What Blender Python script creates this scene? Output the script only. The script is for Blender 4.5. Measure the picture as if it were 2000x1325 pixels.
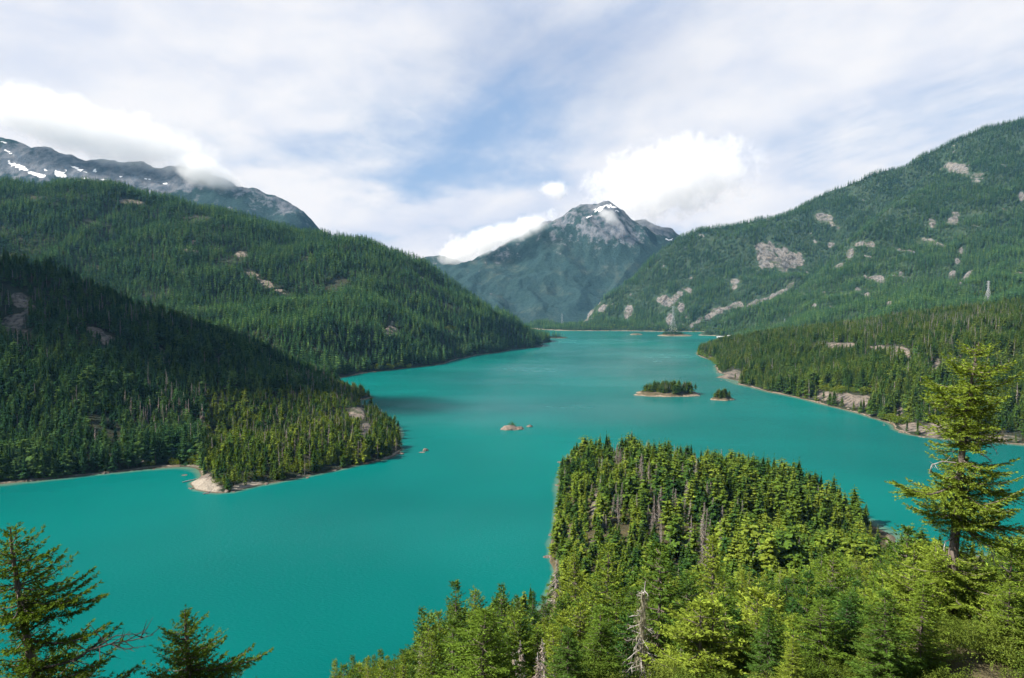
import bpy, bmesh, math, random
import numpy as np
from mathutils import Vector, Matrix

# ------------------------------------------------------------------ camera
for o in list(bpy.data.objects):
    bpy.data.objects.remove(o)
S = bpy.context.scene
COL = S.collection
R = math.radians
H, F, PITCH = 150.0, 1320.0, R(3.0)          # eye height over the lake, focal length in photo pixels, downward tilt
cam_d = bpy.data.cameras.new('camera')
cam_d.sensor_width = 36.0
cam_d.lens = 36.0 * F / 2000.0
cam_d.clip_start, cam_d.clip_end = 0.5, 60000.0
cam = bpy.data.objects.new('camera', cam_d)
cam.location = (0, 0, H)
cam.rotation_euler = (R(90) - PITCH, 0, 0)
COL.objects.link(cam)
S.camera = cam

# ------------------------------------------------------------------ light
SUN_EL, SUN_AZ = R(42), R(-104)               # azimuth clockwise from +Y: to the left and a little behind the camera
SUN = Vector((math.cos(SUN_EL) * math.sin(SUN_AZ), math.cos(SUN_EL) * math.cos(SUN_AZ), math.sin(SUN_EL)))
sd = bpy.data.lights.new('sun', 'SUN')
sd.energy, sd.angle, sd.color = 5.0, R(0.53), (1.0, 0.95, 0.87)
so = bpy.data.objects.new('sun', sd)
so.rotation_euler = (-SUN).to_track_quat('-Z', 'Y').to_euler()
so.location = (0, 0, 400)
COL.objects.link(so)
S.view_settings.view_transform = 'Standard'
S.view_settings.look = 'None'
S.view_settings.exposure = 1.05
S.view_settings.gamma = 1.0
S.view_settings.use_curve_mapping = False
S.render.engine = 'CYCLES'
cy = S.cycles
cy.use_denoising = True
cy.denoiser = 'OPENIMAGEDENOISE'
cy.denoising_input_passes = 'RGB_ALBEDO_NORMAL'
cy.max_bounces, cy.diffuse_bounces, cy.glossy_bounces = 48, 2, 2
cy.transmission_bounces, cy.volume_bounces, cy.transparent_max_bounces = 2, 48, 6
cy.caustics_reflective = cy.caustics_refractive = False
cy.sample_clamp_indirect = 6.0
cy.use_adaptive_sampling = True
cy.adaptive_threshold = 0.02
cy.volume_max_steps = 400
cy.volume_step_rate = 0.5
S.render.film_transparent = False


class NT:
    """short-hand for building node trees"""
    def __init__(s, tree):
        s.t, s.n, s.l = tree, tree.nodes, tree.links
        s.n.clear()

    def node(s, kind, **kw):
        nd = s.n.new(kind)
        for k, v in kw.items():
            setattr(nd, k, v)
        return nd

    def put(s, sock, v):
        if hasattr(v, 'links') or hasattr(v, 'is_linked'):
            s.l.new(v, sock)
        elif isinstance(v, (int, float)):
            try:
                sock.default_value = v
            except Exception:
                sock.default_value = (v, v, v)
        else:
            v = tuple(v)
            if len(sock.default_value) == 4 and len(v) == 3:
                v = v + (1.0,)
            sock.default_value = v

    def math(s, op, a, b=0.0, c=0.0, clamp=False):
        nd = s.node('ShaderNodeMath', operation=op, use_clamp=clamp)
        for i, v in enumerate((a, b, c)):
            s.put(nd.inputs[i], v)
        return nd.outputs[0]

    def vmath(s, op, a, b=(0, 0, 0), scale=None):
        nd = s.node('ShaderNodeVectorMath', operation=op)
        s.put(nd.inputs[0], a)
        s.put(nd.inputs[1], b)
        if scale is not None:
            s.put(nd.inputs['Scale'], scale)
        return nd.outputs['Value'] if op in ('LENGTH', 'DOT_PRODUCT', 'DISTANCE') else nd.outputs['Vector']

    def noise(s, vec, scale, detail=4.0, rough=0.55, dist=0.0):
        nd = s.node('ShaderNodeTexNoise')
        if vec is not None:
            s.put(nd.inputs['Vector'], vec)
        s.put(nd.inputs['Scale'], scale)
        s.put(nd.inputs['Detail'], detail)
        s.put(nd.inputs['Roughness'], rough)
        s.put(nd.inputs['Distortion'], dist)
        return nd.outputs['Fac']

    def step(s, v, lo, hi):
        nd = s.node('ShaderNodeMapRange', interpolation_type='SMOOTHSTEP')
        s.put(nd.inputs['Value'], v)
        s.put(nd.inputs['From Min'], lo)
        s.put(nd.inputs['From Max'], hi)
        return nd.outputs['Result']

    def mix(s, f, a, b):
        nd = s.node('ShaderNodeMix', data_type='RGBA')
        s.put(nd.inputs[0], f)
        s.put(nd.inputs[6], a)
        s.put(nd.inputs[7], b)
        return nd.outputs[2]

    def scale(s, vec, xyz):
        return s.vmath('MULTIPLY', vec, xyz)

    def comb(s, x, y, z):
        nd = s.node('ShaderNodeCombineXYZ')
        for i, v in enumerate((x, y, z)):
            s.put(nd.inputs[i], v)
        return nd.outputs[0]

    def sep(s, v):
        nd = s.node('ShaderNodeSeparateXYZ')
        s.put(nd.inputs[0], v)
        return nd.outputs

    def attr(s, name):
        return s.node('ShaderNodeAttribute', attribute_name=name).outputs['Fac']


def pix_dir(u, v):
    """world direction that the photo pixel (u, v) looks along"""
    xc, yc = (u - 1000.0) / F, (662.5 - v) / F
    return Vector((xc, math.cos(PITCH) + yc * math.sin(PITCH), -math.sin(PITCH) + yc * math.cos(PITCH)))


def P(u, v, y):
    d = pix_dir(u, v)
    return Vector((d.x * y / d.y, y, H + d.z * y / d.y))


def W(u, v):
    d = pix_dir(u, v)
    t = -H / d.z
    return Vector((d.x * t, d.y * t, 0.0))


def to_pix(p):
    p = np.asarray(p, float)
    x, y, z = p[..., 0], p[..., 1], p[..., 2] - H
    c, s_ = math.cos(PITCH), math.sin(PITCH)
    zc = np.maximum(y * c - z * s_, 1e-3)
    yc = y * s_ + z * c
    return 1000.0 + F * x / zc, 662.5 - F * yc / zc


# ------------------------------------------------------------------ world: physical sky with high thin cloud
SKY_STRENGTH = 0.058
world = bpy.data.worlds.new('World')
S.world = world
world.use_nodes = True
w = NT(world.node_tree)
sky = w.node('ShaderNodeTexSky', sky_type='NISHITA')
sky.sun_disc = False
sky.sun_elevation = SUN_EL
sky.sun_rotation = SUN_AZ % (2 * math.pi)
sky.altitude = 500.0
sky.air_density, sky.dust_density, sky.ozone_density = 1.0, 0.6, 1.2
d = w.node('ShaderNodeTexCoord').outputs['Generated']
dx, dy, dz = w.sep(d)
elev = w.math('MAXIMUM', dz, 0.0)
den = w.math('ADD', elev, 0.16)
# the cloud deck as a flat layer overhead: direction divided by its height
lx, ly = w.math('DIVIDE', dx, den), w.math('DIVIDE', dy, den)
layer = w.comb(lx, ly, 0.0)


def sky_blob(u, v, ru, rv):
    """soft patch of the sky dome round the direction of a photo pixel: 1 in the middle, 0 at its rim"""
    az = math.atan2(pix_dir(u, v).x, pix_dir(u, v).y)
    el = math.atan2(pix_dir(u, v).z, math.hypot(pix_dir(u, v).x, pix_dir(u, v).y))
    a = w.math('DIVIDE', w.math('SUBTRACT', AZ, az), ru / F)
    b = w.math('DIVIDE', w.math('SUBTRACT', EL, el), rv / F)
    r2 = w.math('ADD', w.math('MULTIPLY', a, a), w.math('MULTIPLY', b, b))
    return w.math('POWER', 2.718, w.math('MULTIPLY', r2, -1.0))


warp = w.noise(w.scale(layer, (0.9, 0.9, 1)), 1.0, 3.0)
AZ0 = w.math('ARCTAN2', dx, dy)
EL0 = w.math('ARCSINE', dz)
AZ = w.math('ADD', AZ0, w.math('MULTIPLY', w.math('SUBTRACT', warp, 0.5), 0.35))
EL = w.math('ADD', EL0, w.math('MULTIPLY', w.math('SUBTRACT', w.noise(layer, 1.7, 3.0), 0.5), 0.16))
streak = w.noise(w.comb(w.math('ADD', w.math('MULTIPLY', lx, 0.8), w.math('MULTIPLY', ly, 0.5)),
                        w.math('SUBTRACT', w.math('MULTIPLY', ly, 0.22), w.math('MULTIPLY', lx, 0.25)), 3.1), 1.5, 7.0, 0.55, 0.6)
puff = w.noise(w.comb(AZ0, w.math('MULTIPLY', EL0, 2.2), 0.3), 7.0, 8.0, 0.55, 0.25)
cover = w.math('ADD', 0.70, w.math('MULTIPLY', w.math('SUBTRACT', streak, 0.5), 0.95))
for (u, v, ru, rv, k) in ((640, 265, 330, 95, -0.30), (900, 330, 200, 70, -0.16), (1000, 230, 200, 80, -0.15), (1060, 120, 190, 90, -0.12),
                          (1620, 260, 260, 50, -0.22), (1400, 400, 200, 60, 0.1), (330, 130, 240, 120, 0.22), (60, 60, 260, 90, 0.3),
                          (750, 430, 330, 45, 0.42), (1750, 110, 330, 110, 0.22), (1350, 330, 200, 110, 0.45), (560, 230, 90, 35, 0.28),
                          (700, 60, 260, 60, 0.25)):
    cover = w.math('ADD', cover, w.math('MULTIPLY', sky_blob(u, v, ru, rv), k))
low = w.math('SUBTRACT', 1.0, w.step(EL0, 0.02, 0.26))
cover = w.math('ADD', cover, w.math('MULTIPLY', w.math('MULTIPLY', w.math('SUBTRACT', puff, 0.46), 3.0), low))
fine = w.noise(w.comb(w.math('MULTIPLY', lx, 1.6), w.math('MULTIPLY', ly, 1.1), 5.7), 5.0, 6.0, 0.62, 0.4)
cover = w.math('ADD', cover, w.math('MULTIPLY', w.math('SUBTRACT', fine, 0.5), 0.42))
cover = w.math('MULTIPLY', w.step(cover, 0.14, 0.90), w.step(dy, -0.2, 0.45))
ccol = w.mix(w.step(w.math('ADD', w.math('MULTIPLY', puff, 0.5), w.math('MULTIPLY', streak, 0.5)), 0.34, 0.62), (5.7, 6.2, 7.5), (7.7, 7.75, 8.1))
grey = w.math('ADD', w.math('MULTIPLY', sky_blob(1080, 130, 210, 110), 0.62), w.math('MULTIPLY', sky_blob(1180, 60, 160, 60), 0.2))
ccol = w.mix(w.math('MINIMUM', grey, 0.9), ccol, (4.1, 4.6, 6.0))
bluesky = w.mix(0.55, sky.outputs[0], (2.9, 4.4, 7.4))
bluesky = w.mix(w.step(dy, -0.2, 0.3), w.mix(0.0, sky.outputs[0], (1, 1, 1)), bluesky)
bg = w.node('ShaderNodeBackground')
w.put(bg.inputs['Color'], w.mix(cover, bluesky, ccol))
bg.inputs['Strength'].default_value = SKY_STRENGTH
wo = w.node('ShaderNodeOutputWorld')
w.l.new(bg.outputs[0], wo.inputs['Surface'])
world.cycles.sampling_method = 'MANUAL'
world.cycles.sample_map_resolution = 512

# ------------------------------------------------------------------ small helpers
rng = np.random.default_rng(7)


def tag(o, label=None, cat=None, group=None, kind=None):
    for k, v in (('label', label), ('category', cat), ('group', group), ('kind', kind)):
        if v:
            o[k] = v
    return o


def mesh_obj(name, verts, faces, mat, parent=None, smooth=False, link=True):
    me = bpy.data.meshes.new(name)
    verts = np.asarray(verts, dtype=np.float32)
    if isinstance(faces, np.ndarray):
        n, k = faces.shape
        me.vertices.add(len(verts))
        me.vertices.foreach_set('co', verts.ravel())
        me.loops.add(n * k)
        me.loops.foreach_set('vertex_index', faces.astype(np.int32).ravel())
        me.polygons.add(n)
        me.polygons.foreach_set('loop_start', np.arange(0, n * k, k, dtype=np.int32))
        me.polygons.foreach_set('loop_total', np.full(n, k, dtype=np.int32))
        me.update(calc_edges=True)
    else:
        me.from_pydata(verts.tolist(), [], faces)
        me.update()
    for m in (mat if isinstance(mat, (list, tuple)) else [mat]):
        me.materials.append(m)
    if smooth:
        me.polygons.foreach_set('use_smooth', np.ones(len(me.polygons), dtype=bool))
    o = bpy.data.objects.new(name, me)
    if link:
        COL.objects.link(o)
    if parent is not None:
        o.parent = parent
    return o


def empty(name, loc, label, cat, group=None):
    o = bpy.data.objects.new(name, None)
    o.empty_display_size = 0.5
    o.location = loc
    COL.objects.link(o)
    return tag(o, label, cat, group)


def set_attr(o, name, vals):
    a = o.data.attributes.new(name, 'FLOAT', 'POINT')
    a.data.foreach_set('value', np.asarray(vals, dtype=np.float32))


_perm = np.random.default_rng(11).permutation(256)
_perm = np.concatenate([_perm, _perm])
_g2 = np.array([[math.cos(a), math.sin(a)] for a in np.linspace(0, 2 * math.pi, 16, endpoint=False)])


def pnoise(x, y, seed=0):
    x, y = np.asarray(x, float) + seed * 17.31, np.asarray(y, float) - seed * 9.73
    xi, yi = np.floor(x).astype(int), np.floor(y).astype(int)
    xf, yf = x - xi, y - yi
    fx, fy = xf ** 3 * (xf * (xf * 6 - 15) + 10), yf ** 3 * (yf * (yf * 6 - 15) + 10)

    def g(ix, iy, ax, ay):
        h = _perm[(_perm[ix & 255] + iy) & 255] & 15
        return _g2[h, 0] * ax + _g2[h, 1] * ay
    a, b = g(xi, yi, xf, yf), g(xi + 1, yi, xf - 1, yf)
    c, e = g(xi, yi + 1, xf, yf - 1), g(xi + 1, yi + 1, xf - 1, yf - 1)
    return (a + (b - a) * fx) * (1 - fy) + (c + (e - c) * fx) * fy


def fbm(x, y, octaves=5, seed=0, ridged=False, gain=0.5):
    t, amp = 0.0, 1.0
    for k in range(octaves):
        n = pnoise(x * 2 ** k, y * 2 ** k, seed + k)
        t = t + amp * ((0.35 - np.abs(n)) * 1.6 if ridged else n)
        amp *= gain
    return t


def smooth01(t):
    t = np.clip(t, 0, 1)
    return t * t * (3 - 2 * t)


# ------------------------------------------------------------------ materials
def material(name):
    m = bpy.data.materials.new(name)
    m.use_nodes = True
    nt = NT(m.node_tree)
    out = nt.node('ShaderNodeOutputMaterial')
    return m, nt, out


def principled(nt, out, color, rough=0.9, spec=0.2, normal=None):
    b = nt.node('ShaderNodeBsdfPrincipled')
    nt.put(b.inputs['Base Color'], color)
    nt.put(b.inputs['Roughness'], rough)
    nt.put(b.inputs['Specular IOR Level'], spec)
    if normal is not None:
        nt.l.new(normal, b.inputs['Normal'])
    nt.l.new(b.outputs[0], out.inputs['Surface'])
    return b


def bump(nt, height, strength, dist):
    b = nt.node('ShaderNodeBump')
    nt.put(b.inputs['Height'], height)
    b.inputs['Strength'].default_value = strength
    b.inputs['Distance'].default_value = dist
    return b.outputs[0]


def rock_colour(nt, pos, s=1.0, warm=0.5):
    n1 = nt.noise(pos, 0.035 * s, 6.0, 0.65)
    n2 = nt.noise(nt.scale(pos, (1, 1, 0.25)), 0.16 * s, 6.0, 0.7)
    c = nt.mix(nt.step(n1, 0.35, 0.65), (0.150, 0.148, 0.148) if s < 1 else (0.19, 0.160, 0.132), (0.20, 0.182, 0.160) if s < 1 else (0.25, 0.205, 0.160))
    c = nt.mix(nt.step(n2, 0.42, 0.68), c, (0.055, 0.051, 0.048))
    crack = nt.noise(nt.scale(pos, (1, 1, 0.22)), 0.055 * s, 6.0, 0.7, 0.8)
    ledge = nt.noise(nt.scale(pos, (0.35, 0.35, 1)), 0.05 * s, 5.0, 0.65, 0.5)
    c = nt.mix(nt.step(crack, 0.50, 0.62), c, (0.050, 0.046, 0.042))
    c = nt.mix(nt.math('MULTIPLY', nt.step(ledge, 0.54, 0.64), 0.75), c, (0.040, 0.058, 0.028))
    return c, nt.math('ADD', n2, nt.math('MULTIPLY', crack, -1.5))


def terrain_material(name, floor_a, floor_b, beach=3.0, scale=1.0, warm=0.5):
    """forest floor with bare rock where the 'rock' attribute says so, and a pale rocky strand by the water"""
    m, nt, out = material(name)
    pos = nt.node('ShaderNodeNewGeometry').outputs['Position']
    z = nt.sep(pos)[2]
    rock, n2 = rock_colour(nt, pos, scale, warm)
    fl = nt.mix(nt.step(nt.noise(pos, 0.05 * scale, 5.0, 0.65), 0.35, 0.65), floor_a, floor_b)
    edge = nt.math('ADD', nt.attr('rock'), nt.math('MULTIPLY', nt.math('SUBTRACT', nt.noise(pos, 0.06 * scale, 5.0, 0.7), 0.5), 0.5))
    c = nt.mix(nt.step(edge, 0.38, 0.55), fl, rock)
    zz = nt.math('ADD', z, nt.math('MULTIPLY', nt.math('SUBTRACT', nt.noise(pos, 0.022, 4.0), 0.5), beach * 4.0))
    sand = nt.mix(nt.step(nt.noise(pos, 0.5, 5.0, 0.7), 0.35, 0.65), (0.20, 0.155, 0.105), (0.31, 0.255, 0.195))
    c = nt.mix(nt.math('SUBTRACT', 1.0, nt.step(zz, beach * 0.6, beach)), c, sand)
    wet = nt.math('SUBTRACT', 1.0, nt.step(z, 0.15, 0.7))
    c = nt.mix(nt.step(nt.math('ADD', nt.attr('sand'), nt.math('MULTIPLY', nt.math('SUBTRACT', nt.noise(pos, 0.2, 4.0), 0.5), 0.6)), 0.3, 0.6), c, nt.mix(nt.noise(pos, 0.6, 5.0, 0.7), (0.22, 0.185, 0.14), (0.44, 0.39, 0.32)))
    c = nt.mix(wet, c, (0.10, 0.085, 0.06))
    principled(nt, out, c, 0.95, 0.1, bump(nt, n2, 0.9, 4.0 / scale))
    return m


def needle_material(name, cols, trans=0.25, var=0.7):
    """conifer needles: each tree has its own green, each spray a slightly different one"""
    m, nt, out = material(name)
    oi = nt.node('ShaderNodeObjectInfo')
    stand = nt.noise(oi.outputs['Location'], 0.018, 3.0)
    rnd = nt.math('ADD', nt.math('MULTIPLY', oi.outputs['Random'], 0.8), nt.math('MULTIPLY', nt.math('SUBTRACT', stand, 0.40), 1.1))
    cr = nt.node('ShaderNodeValToRGB')
    cr.color_ramp.elements[0].color = cols[0] + (1,)
    cr.color_ramp.elements[1].color = cols[-1] + (1,)
    cr.color_ramp.elements[0].position, cr.color_ramp.elements[1].position = 0.1, 0.9
    for i, c in enumerate(cols[1:-1]):
        e = cr.color_ramp.elements.new(0.1 + 0.8 * (i + 1) / (len(cols) - 1))
        e.color = c + (1,)
    nt.put(cr.inputs[0], rnd)
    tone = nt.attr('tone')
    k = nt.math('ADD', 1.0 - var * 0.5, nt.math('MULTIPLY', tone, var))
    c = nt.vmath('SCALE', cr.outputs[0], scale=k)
    df = nt.node('ShaderNodeBsdfDiffuse')
    tr = nt.node('ShaderNodeBsdfTranslucent')
    nt.put(df.inputs[0], c)
    nt.put(tr.inputs[0], nt.vmath('MULTIPLY', c, (1.25, 1.2, 0.6)))
    mx = nt.node('ShaderNodeMixShader')
    mx.inputs[0].default_value = trans
    nt.l.new(df.outputs[0], mx.inputs[1])
    nt.l.new(tr.outputs[0], mx.inputs[2])
    nt.l.new(mx.outputs[0], out.inputs['Surface'])
    return m


def simple_material(name, a, b, scale=1.0, rough=0.85, stretch=(1, 1, 1), spec=0.2):
    m, nt, out = material(name)
    pos = nt.node('ShaderNodeTexCoord').outputs['Object']
    n = nt.noise(nt.scale(pos, stretch), scale, 5.0, 0.65)
    principled(nt, out, nt.mix(nt.step(n, 0.3, 0.7), a, b), rough, spec, bump(nt, n, 0.5, 0.05))
    return m


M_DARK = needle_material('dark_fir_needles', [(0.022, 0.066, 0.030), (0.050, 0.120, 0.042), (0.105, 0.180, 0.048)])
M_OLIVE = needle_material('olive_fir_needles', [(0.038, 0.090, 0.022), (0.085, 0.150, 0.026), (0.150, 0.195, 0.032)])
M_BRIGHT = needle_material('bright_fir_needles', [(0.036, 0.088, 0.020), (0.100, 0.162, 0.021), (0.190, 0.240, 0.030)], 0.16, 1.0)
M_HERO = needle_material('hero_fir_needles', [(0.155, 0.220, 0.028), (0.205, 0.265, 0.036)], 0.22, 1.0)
M_LEFT = needle_material('left_fir_needles', [(0.068, 0.122, 0.016), (0.105, 0.158, 0.022)], 0.3, 1.0)  # dark green needles of the two firs at the left
M_LEAF = needle_material('broadleaf_leaves', [(0.10, 0.15, 0.018), (0.17, 0.20, 0.03)], 0.35)
M_NEARLEAF = needle_material('low_shrub_leaves', [(0.075, 0.12, 0.018), (0.10, 0.14, 0.022), (0.13, 0.165, 0.03)], 0.15, 1.1)
M_TWIG = needle_material('bare_grey_twigs', [(0.15, 0.120, 0.098), (0.26, 0.215, 0.175)], 0.0)
M_LICHEN = needle_material('lichen_strands', [(0.26, 0.24, 0.17), (0.30, 0.28, 0.20)], 0.2)
M_BARK = simple_material('fir_bark', (0.06, 0.045, 0.035), (0.20, 0.165, 0.14), 6.0, 0.95, (1, 1, 0.15))
M_DEAD = simple_material('weathered_dead_wood', (0.22, 0.20, 0.18), (0.42, 0.39, 0.36), 5.0, 0.9, (1, 1, 0.15))
M_DARKWOOD = simple_material('dark_dead_wood', (0.025, 0.021, 0.018), (0.075, 0.064, 0.055), 5.0, 0.95)
M_STONE = simple_material('lake_stone', (0.09, 0.07, 0.055), (0.26, 0.21, 0.17), 0.6, 0.9)
M_STEEL = simple_material('galvanised_steel', (0.30, 0.31, 0.32), (0.42, 0.43, 0.44), 0.4, 0.55, spec=0.5)
M_WHITE = simple_material('white_painted_boards', (0.50, 0.50, 0.49), (0.62, 0.62, 0.60), 2.0, 0.6)
M_ROOF = simple_material('pale_metal_roof', (0.36, 0.38, 0.39), (0.48, 0.49, 0.50), 1.0, 0.5)
M_CONC = simple_material('dam_concrete', (0.40, 0.38, 0.35), (0.55, 0.52, 0.47), 0.2, 0.9)

# ------------------------------------------------------------------ landforms
class Land:
    pass


LANDS = {}


def rbf_height(pts, x, y, beta=1.35):
    pts = np.asarray(pts, float)
    c, z = pts[:, :2], pts[:, 2]
    n = len(c)
    k = np.hypot(c[:, None, 0] - c[None, :, 0], c[:, None, 1] - c[None, :, 1]) ** beta
    A = np.zeros((n + 3, n + 3))
    A[:n, :n] = k + np.eye(n) * 1e-3
    A[:n, n] = 1
    A[:n, n + 1:] = c / 1000.0
    A[n:, :n] = A[:n, n:].T
    sol = np.linalg.solve(A, np.concatenate([z, np.zeros(3)]))
    out = np.zeros(x.shape)
    for i in range(n):
        out += sol[i] * np.hypot(x - c[i, 0], y - c[i, 1]) ** beta
    return out + sol[n] + sol[n + 1] * x / 1000.0 + sol[n + 2] * y / 1000.0


def in_rock(patches, u, v, wob):
    """how much of a bare patch the photo shows at each pixel: patches are tilted ellipses (u, v, half width, half height, tilt)"""
    m = np.zeros(u.shape)
    for (pu, pv, ru, rv, a) in patches:
        ca, sa = math.cos(R(a)), math.sin(R(a))
        du, dv = u - pu, v - pv
        q = np.hypot((du * ca + dv * sa) / ru, (-du * sa + dv * ca) / rv)
        m = np.maximum(m, 1.25 - q + wob)
    return np.clip(m, 0, 1)


def land(name, pts, x0, x1, y0, y1, res, mat, label, cat, amp=(0, 1), ridge=0.0, patches=(), floor=-6.0, fine=1.0, seed=0, rockwob=0.6, speck=0.0, beta=1.35, sand=()):
    xs = np.arange(x0, x1 + res, res)
    ys = np.arange(y0, y1 + res, res)
    X, Y = np.meshgrid(xs, ys)
    Z = rbf_height(pts, X, Y, beta)
    a, sc = amp
    wgt = smooth01((Z - 0.5) / (a * 1.5 + 6.0))
    if a:
        Z = Z + a * fbm(X / sc, Y / sc, 5, seed) * wgt
    if ridge:
        Z = Z + ridge * fbm(X / (sc * 1.2), Y / (sc * 1.2), 5, seed + 31, True) * wgt
    Z = Z + fine * fbm(X / 22.0, Y / 22.0, 3, seed + 5) * (0.3 + 0.7 * wgt)
    u, v = to_pix(np.stack([X, Y, Z], -1))
    rock = in_rock(patches, u, v, rockwob * (1.1 * fbm(X / (res * 5), (Z * 1.3 + Y * .15) / (res * 8), 5, seed + 9) + .5 * fbm(X / (res * 2), Z / (res * 3), 2, seed + 19))) if patches else np.zeros(Z.shape)
    if speck:
        s_ = fbm(X / (res * 5), (Z * 1.4 + Y * .1) / (res * 9), 5, seed + 55)
        rock = np.maximum(rock, np.clip((s_ - speck) * 4, 0, .8) * smooth01((Z - 8) / 25))
    if patches:                                   # bare ledges are broken and stepped
        Z = Z + rock * fbm(X / (res * 3), Y / (res * 3), 3, seed + 77, True) * res * (1.1 if res > 10 else .6) * smooth01((Z - 3) / 14)
    ny, nx = Z.shape
    idx = np.arange(ny * nx).reshape(ny, nx)
    f = np.stack([idx[:-1, :-1], idx[:-1, 1:], idx[1:, 1:], idx[1:, :-1]], -1).reshape(-1, 4)
    keep = Z.ravel()[f].max(1) > floor
    f = f[keep]
    used = np.zeros(ny * nx, bool)
    used[f.ravel()] = True
    remap = np.cumsum(used) - 1
    V = np.stack([X, Y, Z], -1).reshape(-1, 3)[used]
    V[:, 2] = np.maximum(V[:, 2], floor - 1.0)
    o = mesh_obj(name, V, remap[f], mat, smooth=True)
    set_attr(o, 'rock', rock.ravel()[used])
    if sand:
        set_attr(o, 'sand', in_rock(sand, u, v, 0.0).ravel()[used])
    tag(o, label, cat, None, 'structure')
    L = Land()
    L.x0, L.y0, L.res, L.Z, L.rock, L.X, L.Y, L.obj = x0, y0, res, Z, rock, X, Y, o
    gy, gx = np.gradient(Z, res)
    L.nrm = np.stack([-gx, -gy, np.ones_like(Z)], -1)
    L.nrm /= np.linalg.norm(L.nrm, axis=-1, keepdims=True)
    LANDS[name] = L
    return L


def sample(L, A, x, y):
    fx, fy = (np.asarray(x) - L.x0) / L.res, (np.asarray(y) - L.y0) / L.res
    ny, nx = L.Z.shape
    ix, iy = np.clip(fx.astype(int), 0, nx - 2), np.clip(fy.astype(int), 0, ny - 2)
    tx, ty = np.clip(fx - ix, 0, 1), np.clip(fy - iy, 0, 1)
    if A.ndim == 3:
        tx, ty = tx[..., None], ty[..., None]
    return (A[iy, ix] * (1 - tx) + A[iy, ix + 1] * tx) * (1 - ty) + (A[iy + 1, ix] * (1 - tx) + A[iy + 1, ix + 1] * tx) * ty


def shore(uv):
    return [tuple(W(u, v)) for u, v in uv]


def deep(uv, z=-14.0):
    return [tuple(W(u, v)[:2]) + (z,) for u, v in uv]


def crest(uvy, tree=0.0, back=0.0, drop=0.35):
    out = []
    for u, v, y in uvy:
        p = P(u, v, y)
        out.append((p.x, p.y, p.z - tree))
        if back:
            k = 1 + back / y
            out.append((p.x * k, p.y * k, p.z - tree - back * drop))
    return out


M_T_NEAR = terrain_material('near_slope_floor', (0.055, 0.05, 0.025), (0.10, 0.085, 0.045), 0.6, 3.0)
M_T_MID = terrain_material('forest_floor', (0.022, 0.032, 0.018), (0.045, 0.044, 0.026), 0.9, 1.0)
M_T_FAR = terrain_material('mountain_forest_floor', (0.022, 0.046, 0.024), (0.040, 0.060, 0.032), 2.5, 0.5)

# --- the slope below the viewpoint and the wooded peninsula at its foot
fg = [(0, 0, 146.8), (8, 4, 142), (-8, 4, 142), (8, 18, 134), (20, 20, 132), (-8, 18, 132), (30, 28, 129), (34, 36, 125), (44, 34, 125), (14, 34, 128.5), (4, 36, 128), (0, -60, 160), (-90, -60, 150), (90, -60, 165), (0, -150, 190), (-150, -150, 170), (200, -150, 200), (350, 0, 180),
      (0, 8, 139), (-14, 12, 134), (16, 12, 137), (0, 22, 131), (-16, 24, 127), (12, 26, 130.5), (26, 40, 129.0), (22, 32, 130.5), (40, 44, 121), (60, 40, 121), (100, 40, 124),
      (-30, 50, 104), (-40, 100, 72), (-60, 160, 36), (-74, 205, 12), (-84, 238, 0), (-110, 160, 20), (-130, 100, 40), (-150, 150, 0), (-180, 60, 30), (-230, 80, 0),
      (0, 60, 98), (20, 62, 101), (8, 42, 117), (20, 47, 116), (34, 54, 111), (48, 52, 113), (0, 100, 76), (30, 100, 78), (70, 100, 86), (-14, 170, 44), (30, 130, 68), (100, 130, 80), (45, 64, 104), (80, 70, 105),
      (150, 150, 82), (200, 130, 100), (60, 200, 46), (20, 200, 42), (120, 220, 48), (200, 220, 58), (-20, 230, 20), (30, 260, 20), (90, 280, 22), (180, 290, 26),
      (260, 270, 34), (330, 300, 28), (420, 250, 60), (-70, 252, -3), (-60, 262, -6), (-38, 280, 0), (-10, 320, 0), (17, 345, -1), (22, 370, -1), (30, 350, 6), (34, 385, 7),
      (60, 330, 10), (110, 340, 9), (170, 350, 8), (50, 390, 9), (90, 400, 11), (70, 450, 18), (110, 450, 17), (130, 510, 17), (180, 470, 15), (90, 540, 16), (100, 600, 8),
      (160, 560, 10), (205, 500, 9), (60, 600, 6), (190, 410, 6), (225, 385, 3), (300, 360, 8), (390, 340, 14)]
fg += shore([(1073, 1100), (1075, 1060), (1080, 1010), (1090, 960), (1104, 908), (1112, 895)])
fg += [(56, 660, 0), (100, 668, 0), (150, 640, 0), (200, 585, 0), (232, 540, 0), (244, 480, 0), (246, 430, 0), (238, 408, 0), (262, 396, 0), (300, 395, 0), (360, 385, 0), (460, 380, 0)]
fg += [(30, 690, -12), (110, 700, -12), (190, 660, -12), (250, 590, -12), (290, 500, -12), (300, 430, -9), (420, 420, -12), (520, 400, -12)]
fg += deep([(1040, 1110), (1040, 1010), (1060, 905), (980, 1180)]) + [(-60, 310, -10), (-120, 270, -12), (-180, 220, -12), (-260, 150, -12)]
LFG = land('near_slope', fg, -270, 520, -170, 700, 3.0, M_T_NEAR, 'steep wooded slope below the viewpoint running down to a peninsula in the lake', 'slope',
           (3.0, 45.0), 1.0, [(1161, 985, 9, 42, 6), (1152, 1065, 9, 16, 0), (1690, 1060, 24, 8, 10), (1748, 1293, 15, 24, 0), (1590, 930, 8, 10, 0)], seed=3, rockwob=0.3)

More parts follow.
